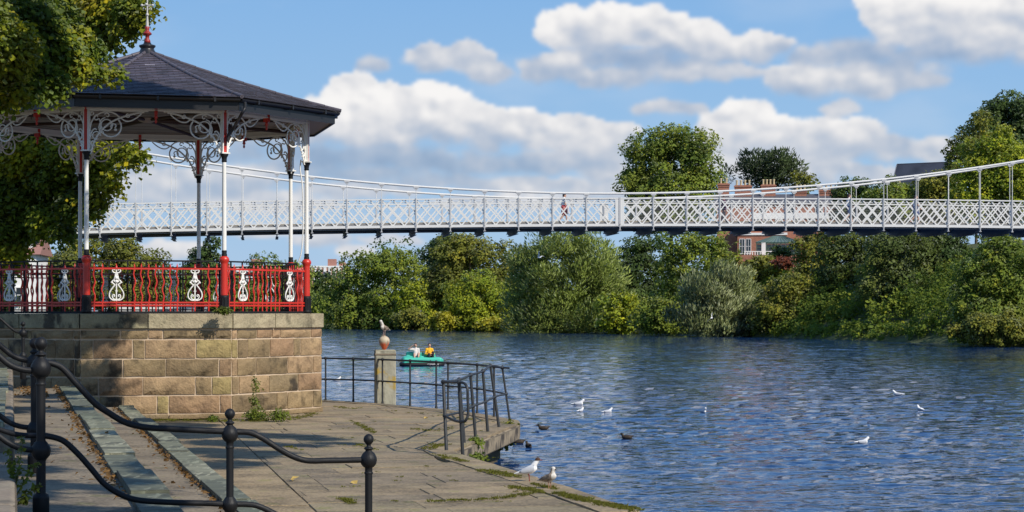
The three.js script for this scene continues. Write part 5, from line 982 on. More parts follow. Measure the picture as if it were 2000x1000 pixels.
// a tree or shrub by the sight lines that bound it: left, right, top, bottom, at depth Z
function plantAt(name, label, category, x0, x1, yt, yb, Z, kind, o = {}) {
  const L = at(x0, yt, Z), R = at(x1, yb, Z), w = R.x - L.x, gy = o.ground ?? Math.max(-0.6, bankHeight((L.x + R.x) / 2, Z) - 0.3), top = L.y, bot = Math.max(gy, R.y), base = V((L.x + R.x) / 2, Math.min(gy, bot), -Z);
  const t = thing(name, label, category, base, 0, o.group), h = top - bot, d = w * (o.deep ?? 0.85), n = o.clumps ?? 20, seed = (treeSeed += 13);
  const clumps = crownClumps(w * 1.06, h * 1.03, d, bot - base.y, n, seed, o.shape), rs = rng(seed + 3), px = Z / 1945, leaf = px * (o.leaf ?? 2.5) * 0.9, spread = leaf * 1.25;
  for (const e of o.extra ?? []) { const c = at(e[0], e[1], Z), rr = (e[2] / FOCAL) * Z; clumps.unshift({ p: V(c.x - base.x, c.y - base.y, (e[3] ?? 0)), r: [rr, rr * (e[4] ?? 0.8), rr] }); }
  if (yb >= 590 && category === 'tree' && o.skirt !== false) for (let i = 0; i < 12; i++) { const th = (i / 12) * 6.283 + rs() * 0.4, q = Math.min(w, h) * (0.12 + rs() * 0.1); clumps.unshift({ p: V(Math.cos(th) * w * (0.3 + rs() * 0.16), bot - base.y + h * (0.06 + rs() * 0.26), Math.sin(th) * d * (0.3 + rs() * 0.16)), r: [q * 1.3, q * 0.9, q * 1.3] }); }
  const area = w * h * 2.4 + w * d * 0.7, count = Math.round(Math.min(7500, (area / (leaf * leaf)) * (o.dense ?? 1.0)));
  foliage(t, kind, clumps, { seed: seed + 1, facing: true, leaf, n: o.n ?? 9, spread, count, lean: o.lean, rise: o.rise, name: category === 'shrub' ? 'foliage' : 'crown' });
  if (o.trunk !== false) trunkFor(t, clumps, Math.max(0.6, (bot - base.y) + h * 0.25), Math.max(0.08, w * 0.028));
  return t;
}
const tree = (label, ...a) => plantAt('tree', label, 'tree', ...a), shrub = (label, ...a) => plantAt('shrub', label, 'shrub', ...a);
const onLeft = { ground: -0.1 };

// --- the far bank, left to right
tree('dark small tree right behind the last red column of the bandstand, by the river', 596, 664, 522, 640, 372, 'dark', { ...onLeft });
tree('big round leafy tree on the far bank, leftmost of the large riverside trees', 660, 826, 474, 640, 335, 'broad', { clumps: 30, deep: 0.8, extra: [[640, 590, 26], [690, 620, 24], [650, 560, 24]] });
tree('light green young maple between the big round tree and the yellow-green willow', 770, 842, 552, 618, 322, 'bright', { clumps: 12 });
shrub('low green bush at the water below the young maple', 768, 838, 604, 643, 316, 'olive', { clumps: 10, trunk: false });
tree('dark tree whose top shows just under the bridge, behind the olive tree', 826, 930, 446, 560, 345, 'dark', { clumps: 16 });
tree('broad olive-brown tree under the bridge left of the tall willow', 826, 1010, 450, 600, 325, 'olive', { clumps: 30, deep: 0.7 });
tree('yellow-green bushy willow at the water between the maple and the tall willow', 852, 1012, 540, 646, 300, 'bright', { clumps: 22, deep: 0.7, leaf: 2.2 });
shrub('golden yellow bush at the waterline below the yellow-green willow, left one', 834, 888, 608, 645, 297, 'yellow', { clumps: 9, trunk: false });
shrub('golden yellow bush at the waterline, close against the tall willow', 926, 1000, 624, 648, 294, 'yellow', { clumps: 9, trunk: false });
tree('tall pale green willow reaching from the water up to the bridge, in mid picture', 988, 1208, 448, 650, 276, 'willow', { clumps: 44, deep: 0.7, leaf: 4, n: 14, dense: 2.0, lean: -0.1, extra: [[1030, 510, 36], [1010, 590, 34], [1180, 600, 40], [1190, 540, 36], [1100, 620, 46], [1050, 630, 36], [1160, 500, 40]] });
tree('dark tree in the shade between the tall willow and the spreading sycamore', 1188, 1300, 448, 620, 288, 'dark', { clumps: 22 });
shrub('yellow-green shrub at the water right of the tall willow', 1172, 1250, 574, 650, 262, 'bright', { clumps: 14, trunk: false, leaf: 3.4 });
shrub('dense green shrub at the water between the yellow-green shrub and the silvery willow', 1236, 1340, 585, 655, 250, 'broad', { clumps: 16, trunk: false, leaf: 2.2 });
tree('spreading sycamore under the middle of the bridge, left of the brick house', 1278, 1445, 446, 612, 262, 'broad', { clumps: 36, deep: 0.7, extra: [[1310, 470, 34], [1380, 466, 36], [1420, 500, 30]] });
tree('silvery grey-green willow leaning right at the waterline', 1322, 1500, 528, 654, 238, 'silver', { clumps: 30, deep: 0.7, leaf: 4.6, n: 14, lean: 0.2, dense: 2.0, rise: 0.9 });
shrub('garden hedge of mixed green on the slope below the brick house', 1436, 1552, 500, 560, 262, 'olive', { clumps: 16, trunk: false });
shrub('clipped rounded dark shrub beside the conservatory', 1506, 1546, 482, 512, 268, 'dark', { clumps: 8, trunk: false });
shrub('rust-red shrub below the conservatory', 1508, 1556, 504, 520, 258, 'rust', { clumps: 7, trunk: false });
tree('brownish bush at the water right of the silvery willow', 1470, 1600, 540, 658, 232, 'olive', { clumps: 26, deep: 0.7 });
tree('tree growing up beside the brick house, under the bridge', 1545, 1640, 446, 600, 246, 'olive', { clumps: 22 });
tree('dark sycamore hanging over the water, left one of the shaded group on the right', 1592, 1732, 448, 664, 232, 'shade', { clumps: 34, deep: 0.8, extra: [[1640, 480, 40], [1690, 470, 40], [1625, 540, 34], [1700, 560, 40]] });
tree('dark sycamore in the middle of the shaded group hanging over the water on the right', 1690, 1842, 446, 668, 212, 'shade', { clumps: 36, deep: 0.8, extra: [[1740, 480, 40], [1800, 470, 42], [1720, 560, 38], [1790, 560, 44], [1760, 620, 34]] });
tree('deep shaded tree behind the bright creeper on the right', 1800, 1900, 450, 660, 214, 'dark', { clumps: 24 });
tree('bright leafy tree hung with creepers at the right edge, below the bridge', 1862, 2030, 450, 668, 176, 'broad', { clumps: 34, deep: 0.7, leaf: 2.9 });
shrub('bush drooping into the water at the right edge', 1855, 2020, 610, 676, 170, 'olive', { clumps: 16, trunk: false });

// --- above the bridge
tree('large round lime tree standing alone against the clouds above the bridge', 1222, 1400, 240, 470, 330, 'broad', { clumps: 46, deep: 0.95, shape: 'dome', extra: [[1240, 350, 34], [1380, 345, 36], [1310, 270, 40]] });
tree('dark flat-topped pine behind the brick chimneys', 1432, 1562, 298, 372, 350, 'pine', { clumps: 22, shape: 'pine', leaf: 4, n: 14, rise: 0.5, extra: [[1420, 340, 16], [1475, 315, 26], [1520, 325, 28], [1550, 350, 22]] });
tree('thin birch right of the pine, above the chimneys', 1546, 1592, 332, 385, 345, 'olive', { clumps: 10, dense: 0.36 });
tree('dark low tree directly right of the brick chimneys, above the bridge rail', 1625, 1715, 350, 440, 262, 'dark', { clumps: 16 });
tree('mid green tree just below and left of the dark slate gable', 1690, 1800, 352, 460, 255, 'broad', { clumps: 20 });
tree('tree overlapping the right side of the dark slate gable', 1782, 1880, 322, 470, 235, 'olive', { clumps: 22 });
tree('tall loose birch-like tree at the top right, thin against the sky', 1850, 1962, 222, 420, 240, 'olive', { clumps: 22, dense: 0.42, extra: [[1862, 300, 18], [1912, 240, 18], [1900, 290, 24]] });
tree('tallest dark green tree rising to the top right corner', 1895, 2050, 172, 430, 250, 'dark', { clumps: 34, extra: [[1970, 195, 24], [1940, 230, 24]] });
tree('big sunlit tree at the right edge above the bridge', 1858, 2050, 262, 470, 215, 'bright', { clumps: 36, deep: 0.8, leaf: 2.8 });

// --- the left bank behind the bandstand
tree('leafy tree filling the view behind the left half of the bandstand railing', 50, 345, 464, 612, 150, 'olive', { ...onLeft, clumps: 40, deep: 0.5, leaf: 2.8 });
tree('small round tree against the sky behind the bandstand, under the bridge', 364, 434, 470, 580, 330, 'dark', { ...onLeft, clumps: 14 });
tree('tree behind the bandstand railing right of the small round tree', 330, 500, 522, 640, 300, 'broad', { ...onLeft, clumps: 24 });
tree('tree behind the right-hand panel of the bandstand railing', 478, 616, 504, 640, 360, 'broad', { ...onLeft, clumps: 22 });
tree('dark tree at the far left behind the bandstand railing', -60, 60, 500, 620, 140, 'dark', { ...onLeft, clumps: 20 });
(function undergrowth() {
  const r = rng(77), cl = [];
  for (let t = 1.7; t < 8; t += 0.022) { const p = bankPoint(t, 0.9 + r() * 2.4), s = 0.7 + r() * 1.0; cl.push({ p: V(p[0], s * 0.3 - 0.5 + (r() * 0.5), -p[1]), r: [s, s * 0.7, s] }); }
  for (let t = 1.8; t < 7; t += 0.028) { const off = 4 + r() * 9, p = bankPoint(t, off), s = 1.6 + r() * 1.6; cl.push({ p: V(p[0], profileAt(off) * p[2] + 0.6, -p[1]), r: [s, s * 0.9, s] }); }
  const hold = new THREE.Group(); foliage(hold, 'broad', cl, { seed: 5, stuff: true, leaf: 0.3, spread: 0.4, count: 30000, name: 'bank_undergrowth' });
  for (const m of [...hold.children]) stuff('bank_undergrowth', m);
  const far = []; for (let i = 0; i < 60; i++) { const X = -190 + i * 6.2 + r() * 4, Z = 430 + r() * 60, s = 5 + r() * 4; far.push({ p: V(X, s * 0.8 + (i > 25 ? 3 : 0), -Z), r: [s, s, s] }); }
  const h2 = new THREE.Group(); foliage(h2, 'dark', far, { seed: 6, stuff: true, leaf: 0.6, spread: 0.8, count: 9000, name: 'far_woodland' });
  for (const m of [...h2.children]) stuff('far_woodland', m);
})();

// --- the big limes: one behind the bandstand on the left, one overhanging it (its crown reaches over the quay above the frame)
(function limes() {
  const C = (x, y, Z, r, sq = 0.75) => { const p = at(x, y, Z); const w = (r / FOCAL) * Z; return { p, r: [w, w * sq, w] }; };
  const b = thing('lime_tree', 'yellowing lime tree behind the left side of the bandstand, showing under and above its roof', 'tree', V(-21, 0, -62));
  const vis = [[60, 300, 63, 60], [140, 300, 62, 50], [205, 292, 61, 34], [245, 296, 60, 20], [272, 306, 59.5, 10], [255, 326, 59.5, 9], [284, 318, 59.5, 5], [228, 345, 60, 8], [190, 340, 62, 32], [120, 350, 63, 56], [40, 370, 64, 70], [215, 362, 61, 18], [150, 400, 62, 30], [100, 430, 63, 40], [30, 440, 64, 46], [190, 392, 61, 18], [175, 420, 61, 14], [20, 500, 64, 34], [120, 455, 62, 18],
    [150, 20, 60, 60], [165, 70, 60, 36], [210, 15, 59, 46], [255, 18, 58, 30], [280, 36, 57.5, 11], [238, 62, 58, 18], [205, 85, 58.5, 15], [290, 10, 57.5, 9], [190, 50, 59, 34], [262, 60, 58, 8], [224, 98, 58.5, 7], [296, 30, 57.5, 5]].map((q) => C(...q));
  const hid = [[-40, 420, 65, 90], [-60, 320, 65, 100], [60, 240, 64, 90], [160, 230, 63, 60], [-20, 200, 65, 120], [-150, 300, 66, 140], [-150, 150, 66, 150], [60, 120, 66, 120], [100, -40, 62, 100], [0, 0, 66, 140]].map((q) => C(...q));
  for (const c of [...vis, ...hid]) c.p.sub(b.position);
  foliage(b, 'limegold', vis, { seed: 41, leaf: 0.14, spread: 0.3, n: 7, count: 7000 });
  foliage(b, 'lime', hid, { seed: 42, leaf: 0.3, spread: 0.4, n: 9, count: 1500 });
  trunkFor(b, [...hid.slice(0, 2), hid[4], hid[5], { p: V(-1, 10, 0), r: [1, 1, 1] }], 5, 0.45);
  const a = thing('lime_tree', 'large lime tree overhanging the bandstand roof from the top left corner', 'tree', V(-13.5, 0, -31));
  const ca = [[40, 60, 35, 76], [90, 45, 36, 52], [140, 84, 36, 32], [178, 104, 36, 18], [115, 115, 35, 44], [45, 145, 34, 46], [145, 134, 35, 22, 0.6], [180, 146, 35.4, 15, 0.45], [206, 150, 35.6, 10, 0.4], [228, 146, 35.8, 8, 0.45], [100, 160, 34, 22, 0.6], [20, 178, 33, 22], [62, 182, 33.5, 14], [38, 198, 33.3, 8], [112, 190, 34, 7], [6, 206, 33, 9], [150, 162, 35, 8, 0.5], [-60, 100, 33, 110], [-60, 190, 33, 50], [-160, 60, 32, 150]].map((q) => C(...q));
  // out of the frame above: the part of the crown that shades the bandstand, the terraces and the quay
  const r = rng(43), shade = [];
  const over = (P, t, rad, w) => { const p = P.clone().addScaledVector(SUNDIR, t); shade.push({ p, r: [rad, rad * 0.6, rad], w }); };
  const wallP = (px, y) => { const q = at(px, 607, 42.9); q.y = y; return q; };
  for (let i = 0; i < 60; i++) { const px = -60 + r() * 330, y = r() * 2.5, rad = 0.14 + r() * 0.24; if (r() > 0.95 - Math.pow(clamp((px - 120) / 165), 1.4) * 0.8) continue; over(wallP(px, y), 10 + r() * 5, rad); }
  for (const [px, y, rad] of [[120, 3.1, 0.4], [80, 4, 0.6], [165, 6.2, 0.3], [60, 5.8, 0.8], [240, 7.5, 0.7], [200, 8.1, 0.8], [290, 7.9, 0.6], [330, 7.4, 0.4], [280, 8.5, 0.4], [120, 7.6, 0.9], [365, 7.3, 0.3], [90, 7, 0.9], [30, 4, 0.8]]) over(wallP(px, y), 10 + r() * 3 - (y > 6 ? 3 : 0), rad * 1.1);
  for (const [px, py, rad] of [[480, 850, 0.5], [560, 852, 0.42], [620, 857, 0.3], [655, 866, 0.22], [420, 842, 0.5], [400, 880, 0.5], [470, 890, 0.4], [530, 885, 0.26], [330, 830, 0.7], [260, 820, 0.5], [450, 905, 0.35], [360, 850, 0.6], [350, 880, 0.5], [440, 865, 0.5], [500, 868, 0.45], [590, 870, 0.2], [400, 910, 0.35], [300, 835, 0.5]]) over(onto(px, py, 0), 15 + r() * 3, rad * 1.15);
  for (let i = 0; i < 90; i++) { const px = -20 + r() * 420, py = 745 + r() * 275, lit = (py > 812 && py < 895 && px > 95 && px < 205 + (py - 812) * 0.9) || (py > 850 && py < 925 && px > 250 && px < 400) || (px > 300 && py > 925); if (lit || r() < 0.15) continue; const g = onto(px, py, px < 250 ? 0.76 : 0.36); over(g, 11 + r() * 5, (0.16 + r() * 0.16) * (-g.z / 26 + 0.35)); }
  for (const [x, y, Z, t, rad] of [[60, 90, 34, 5, 0.7], [30, 40, 34, 5.5, 0.7], [90, 140, 34, 5, 0.45], [20, 160, 33, 5, 0.45]]) over(at(x, y, Z), t, rad);
  const sunny = []; for (let px = 305; px < 640; px += 22) for (let y = 0.15; y < 2.4; y += 0.45) sunny.push(wallP(px, y));
  for (let i = shade.length - 1; i >= 0; i--) if (sunny.some((w) => { const p = shade[i].p.clone().sub(w), t = p.dot(SUNDIR); return t > 0 && p.addScaledVector(SUNDIR, -t).length() < shade[i].r[0] * 1.3 + 0.2; })) shade.splice(i, 1);    // the right of the stone base stands in full sun
  for (const c of [...ca, ...shade]) c.p.sub(a.position);
  const clear = (p) => { const w = p.clone().add(a.position); return true; };
  foliage(a, 'lime', ca, { seed: 47, leaf: 0.082, spread: 0.17, n: 9, count: 12500 });
  const keep = (p) => { const x = p.x + a.position.x, y = p.y + a.position.y, Z = -(p.z + a.position.z); if (Z < 3) return true; const px = 1000 + (x / Z) * FOCAL, py = HORIZON - ((y - EYE) / Z) * FOCAL; return px < -40 || px > 2040 || py < -60; };
  foliage(a, 'lime', shade, { seed: 53, leaf: 0.12, spread: 0.2, n: 10, count: 10500, keep, stuff: true });
  // limbs that carry the high part of the crown, and the bulk of the crown round the trunk
  const limbs = []; shade.forEach((c, i) => { if (i % 9 === 4) { const y = Math.max(10.2, c.p.y - 0.4); limbs.push(taper([V(0.1, 7.4, 0), V(mix(0, c.p.x, 0.18), 9.6, mix(0, c.p.z, 0.2)), V(mix(0, c.p.x, 0.55), mix(9.8, y, 0.6), mix(0, c.p.z, 0.55)), V(c.p.x, Math.max(c.p.y, 9.2), c.p.z)], 0.11, 0.02, 9, 6)); } });
  part('limb', limbs, M.bark, a);
  const bulk = []; for (let i = 0; i < 16; i++) { const th = i * 2.4, q = 0.6 + r() * 2.2; bulk.push({ p: V(Math.cos(th) * q * 1.1 - 1.2, 8.6 + (i / 16) * 4.6, Math.sin(th) * q * 1.3 + 0.8), r: [1.5, 1.2, 1.5] }); }
  foliage(a, 'lime', bulk, { seed: 59, leaf: 0.24, spread: 0.34, n: 8, count: 2600, keep });
  const all = [ca[ca.length - 3], ca[ca.length - 2], ca[ca.length - 1], { p: V(0.5, 9.5, 0), r: [1, 1, 1] }]; trunkFor(a, all, 5.5, 0.42);
})();

// ---------------------------------------------------------------- buildings on the far bank and beyond
function windowPart(parent, w, h, x, y, z, ry, frame = M.whitePaint) {
  const win = part('window', [box(w, 0.08, 0.1, 0, h / 2, 0), box(w, 0.1, 0.14, 0, -h / 2, 0.02), box(0.08, h, 0.1, -w / 2, 0, 0), box(0.08, h, 0.1, w / 2, 0, 0), box(0.05, h, 0.06, 0, 0, 0), box(w, 0.05, 0.06, 0, 0, 0)], frame, parent);
  part('pane', box(w - 0.06, h - 0.06, 0.03, 0, 0, -0.03), M.glass, win);
  win.position.set(x, y, z); win.rotation.y = ry; return win;
}
function prism(w, d, h, over = 0.3) {            // gabled roof, ridge along x
  const s = new THREE.Shape([[-d / 2 - over, 0], [0, h], [d / 2 + over, 0]].map(([a, b]) => new THREE.Vector2(a, b)));
  return boxUV(new THREE.ExtrudeGeometry(s, { depth: w, bevelEnabled: false }).translate(0, 0, -w / 2).rotateY(Math.PI / 2));
}
(function brickHouse() {
  const Z = 292, g = at(1515, 500, Z), t = thing('brick_house', 'red brick house with tall chimneys and a white band course behind the bridge', 'house', V(g.x, g.y, -Z), -0.12);
  const sc = Z / FOCAL, X = (px) => (px - 1515) * sc, Y = (py) => (500 - py) * sc;
  const main = boxUV(box(X(1632) - X(1400), Y(398) + 9, 9, (X(1632) + X(1400)) / 2, (Y(398) - 9) / 2, -7)); part('wall', main, M.brick, t);
  const rf = part('roof', prism(X(1640) - X(1396), 9, Y(374) - Y(398)).translate((X(1632) + X(1400)) / 2, Y(398), -7), M.slateRoof, t);
  part('wing', boxUV(box(X(1534) - X(1441), Y(456) + 9, 5, (X(1534) + X(1441)) / 2, (Y(456) - 9) / 2, 0)), M.brick, t);
  part('band_course', [box(X(1537) - X(1438), 0.35, 5.3, (X(1537) + X(1438)) / 2, Y(458), 0)], M.whitePaint, t);
  part('wing', boxUV(box(X(1470) - X(1441), Y(442) + 1, 4.4, (X(1470) + X(1441)) / 2, (Y(442)) / 2, -0.4)), M.brick, t);
  for (const px of [1450, 1462]) windowPart(t, 0.75, 2.2, X(px) , Y(482), 2.53, 0);
  for (const px of [1452, 1462]) windowPart(t, 0.7, 1.1, X(px), Y(449), 1.86, 0);
  for (const px of [1478, 1500, 1522, 1560, 1585, 1610]) windowPart(t, 1.1, 1.7, X(px), Y(430), -2.47, 0);
  for (const px of [1490, 1545, 1600]) windowPart(t, 1.1, 1.7, X(px), Y(410), -2.47, 0);
  part('string_course', [box(X(1632) - X(1470), 0.9, 0.2, (X(1632) + X(1470)) / 2, Y(420), -2.45)], M.whitePaint, t);
  const pot = lathe([[0.2, 0], [0.17, 0.1], [0.15, 0.7], [0.2, 0.78], [0.19, 0.9], [0.12, 0.9]], 10);
  for (const [x0, x1, top, pots] of [[1402, 1424, 352, 2], [1435, 1468, 356, 4], [1488, 1516, 355, 4], [1554, 1577, 366, 3], [1602, 1630, 366, 3]]) {
    const w = X(x1) - X(x0), st = part('chimney', [boxUV(box(w, 4.2, 1.0, (X(x0) + X(x1)) / 2, Y(top) - 2.1, -6.6)), boxUV(box(w + 0.25, 0.2, 1.25, (X(x0) + X(x1)) / 2, Y(top) - 0.2, -6.6)), boxUV(box(w + 0.14, 0.14, 1.15, (X(x0) + X(x1)) / 2, Y(top) - 0.5, -6.6))], M.brick, t);
    for (let i = 0; i < pots; i++) part('chimney_pot', pot, M.potClay ??= std([0.5, 0.4, 0.24], 0.9), st).position.set(X(x0) + ((i + 0.5) / pots) * w, Y(top) - 0.1, -6.6);
  }
  const c = thing('conservatory', 'dark green conservatory with a glazed hipped roof beside the brick house', 'conservatory', V(at(1520, 500, 284).x, at(0, 500, 284).y, -284), -0.12);
  const q = 284 / FOCAL, W = (1562 - 1478) * q, Hh = (500 - 474) * q, D = 4;
  part('frame', [Array.from({ length: 10 }, (_, i) => box(0.12, Hh, 0.12, -W / 2 + (i / 9) * W, Hh / 2, D / 2)), box(W, 0.5, 0.1, 0, 0.25, D / 2), box(W + 0.1, 0.25, 0.16, 0, Hh - 0.1, D / 2), box(W, 0.1, 0.1, 0, Hh * 0.62, D / 2), [-1, 1].map((s) => box(0.1, Hh, D, (s * W) / 2, Hh / 2, 0))], std([0.05, 0.1, 0.08], 0.6), c);
  for (let i = 0; i < 9; i++) part('pane', box(W / 9 - 0.14, Hh - 0.8, 0.03, -W / 2 + ((i + 0.5) / 9) * W, Hh / 2 + 0.1, D / 2 - 0.03), M.glass, c);
  const rg = new THREE.CylinderGeometry(W * 0.16, W * 0.74, 0.95, 4, 1).rotateY(Math.PI / 4).scale(1, 1, 0.62).translate(0, Hh + 0.48, 0); part('roof', rg, std([0.16, 0.22, 0.2], 0.35), c);
  part('roof_ribs', Array.from({ length: 13 }, (_, i) => { const f = i / 12 - 0.5; return bar(V(f * W * 1.04, Hh + 0.02, D / 2 + 0.3), V(f * W * 0.22, Hh + 0.97, 0.4), 0.035, 0.035, 5); }), std([0.07, 0.13, 0.11], 0.6), c);
  part('white_door', box(0.6, 1.9, 0.08, -W / 2 + 1.0, 0.95, D / 2 + 0.08), M.whitePaint, c);
  part('terrace_base', boxUV(box(W + 5, 6, D + 5.4, 0, -3.02, 1.6)), M.brick, c);
  const rail = thing('balustrade', 'white garden balustrade in front of the conservatory', 'balustrade', V(at(1490, 500, 279).x, at(0, 506, 279).y, -279));
  part('top_rail', box(5.4, 0.1, 0.1, 0, 1.1, 0), M.whitePaint, rail); for (let i = 0; i < 15; i++) part('baluster', box(0.1, 1.05, 0.08, -2.6 + i * 0.37, 0.55, 0), M.whitePaint, rail);
})();
(function slateGable() {
  const Z = 300, g = at(1810, 400, Z), t = thing('slate_roofed_house', 'house with a steep dark slate gable roof among the trees on the right', 'house', V(g.x, g.y, -Z), 0);
  const s = Z / FOCAL, W = 9;
  const wall = new THREE.Shape([[-2.6, -8], [-2.6, 2.4], [0, 6.3], [2.6, 2.4], [2.6, -8]].map(([a, b]) => new THREE.Vector2(a, b)));
  const grp = part('wall', new THREE.ExtrudeGeometry(wall, { depth: W, bevelEnabled: false }).translate(0, 0, -W / 2).rotateY(Math.PI / 2 - 0.55), std([0.26, 0.27, 0.3], 0.8), t);
  const roof = []; for (const q of [-1, 1]) roof.push(box(W + 0.5, 0.14, 5.3, 0, 0, 0).rotateX(q * 0.983).translate(0, 4.28, q * 1.42));
  part('roof', roof.map((r) => r.rotateY(-0.55)), std([0.05, 0.055, 0.075], 0.6, { map: T.slate }), t);
  const barge = []; for (const q of [-1, 1]) barge.push(bar(V(-W / 2 - 0.3, 6.42, 0), V(-W / 2 - 0.3, 1.9, q * 3.0), 0.1, 0.1, 4)); part('bargeboard', barge.map((r) => r.rotateY(-0.55)), std([0.3, 0.3, 0.32], 0.7), t);
  const pot = lathe([[0.16, 0], [0.13, 0.7], [0.17, 0.85], [0.1, 0.85]], 8); part('chimney', [box(1.6, 3, 0.8, -5.0, 1.4, 2), pot.clone().translate(-5.4, 2.9, 2), pot.clone().translate(-4.6, 2.9, 2)], M.potClay, t);
})();
(function apartments() {
  const Z = 640, s = Z / FOCAL, g = at(640, 600, Z), t = thing('apartment_block', 'long pink and white apartment block on the skyline behind the bandstand railing', 'apartment block', V(g.x, 0, -Z), 0);
  const X = (px) => (px - 640) * s, top = at(0, 522, Z).y, t2 = at(0, 511, Z).y;
  part('wall', box(X(681) - X(455), top, 12, (X(681) + X(455)) / 2, top / 2, 0), std([0.5, 0.28, 0.21], 0.9), t);
  part('stair_tower', [box(2.6, 4, 4, X(650), top + 0.6, 2), box(2, 2.4, 4, X(668), top + 0.4, -2), box(3, 3, 4, X(500), top + 1.2, -2)], std([0.36, 0.17, 0.13], 0.9), t);
  for (let i = 0; i < 24; i++) { const x = X(460) + i * 1.58; part('balcony_bay', [box(0.9, top - 1, 0.4, x, top / 2 + 0.3, 6.1)], M.whitePaint, t); for (let f = 0; f < 4; f++) { const w = part('window', box(0.62, 1.5, 0.2, x, top - 2.2 - f * 2.8, 6.35), M.whitePaint, t); part('pane', box(0.5, 1.3, 0.1, x, top - 2.2 - f * 2.8, 6.44), M.glass, w); } }
  part('parapet', box(X(681) - X(455) + 0.4, 0.5, 12.4, (X(681) + X(455)) / 2, top + 0.1, 0), M.whitePaint, t);
})();
(function whiteHouse() {
  const Z = 138, s = Z / FOCAL, g = at(50, 560, Z), t = thing('white_house', 'white rendered house with a pinkish tiled roof at the far left behind the trees', 'house', V(g.x, 0, -Z - 3), 0.1);
  const X = (px) => (px - 50) * s, top = at(0, 497, Z).y;
  part('wall', box(X(62) - X(20), top, 6, (X(62) + X(20)) / 2, top / 2, 0), M.whitePaint, t);
  part('roof', prism(X(70) - X(10), 6, 1.6).translate((X(62) + X(20)) / 2, top, 0), std([0.3, 0.15, 0.12], 0.9), t);
  part('chimney_stack', [box(0.5, 1.6, 0.6, X(46), top + 0.9, 2)], M.whitePaint, t);
  windowPart(t, 0.8, 1.1, X(34), top * 0.55, 3.06, 0);
  const w = thing('garden_wall', 'low white garden wall glimpsed through the bandstand railing', 'wall', V(at(320, 600, 120).x, 0, -120)); part('wall', [rbox(5.5, 1.9, 0.3, 0, 1.75, 0, 0.02), box(5.7, 0.1, 0.4, 0, 2.74, 0)], M.whitePaint, w);
})();

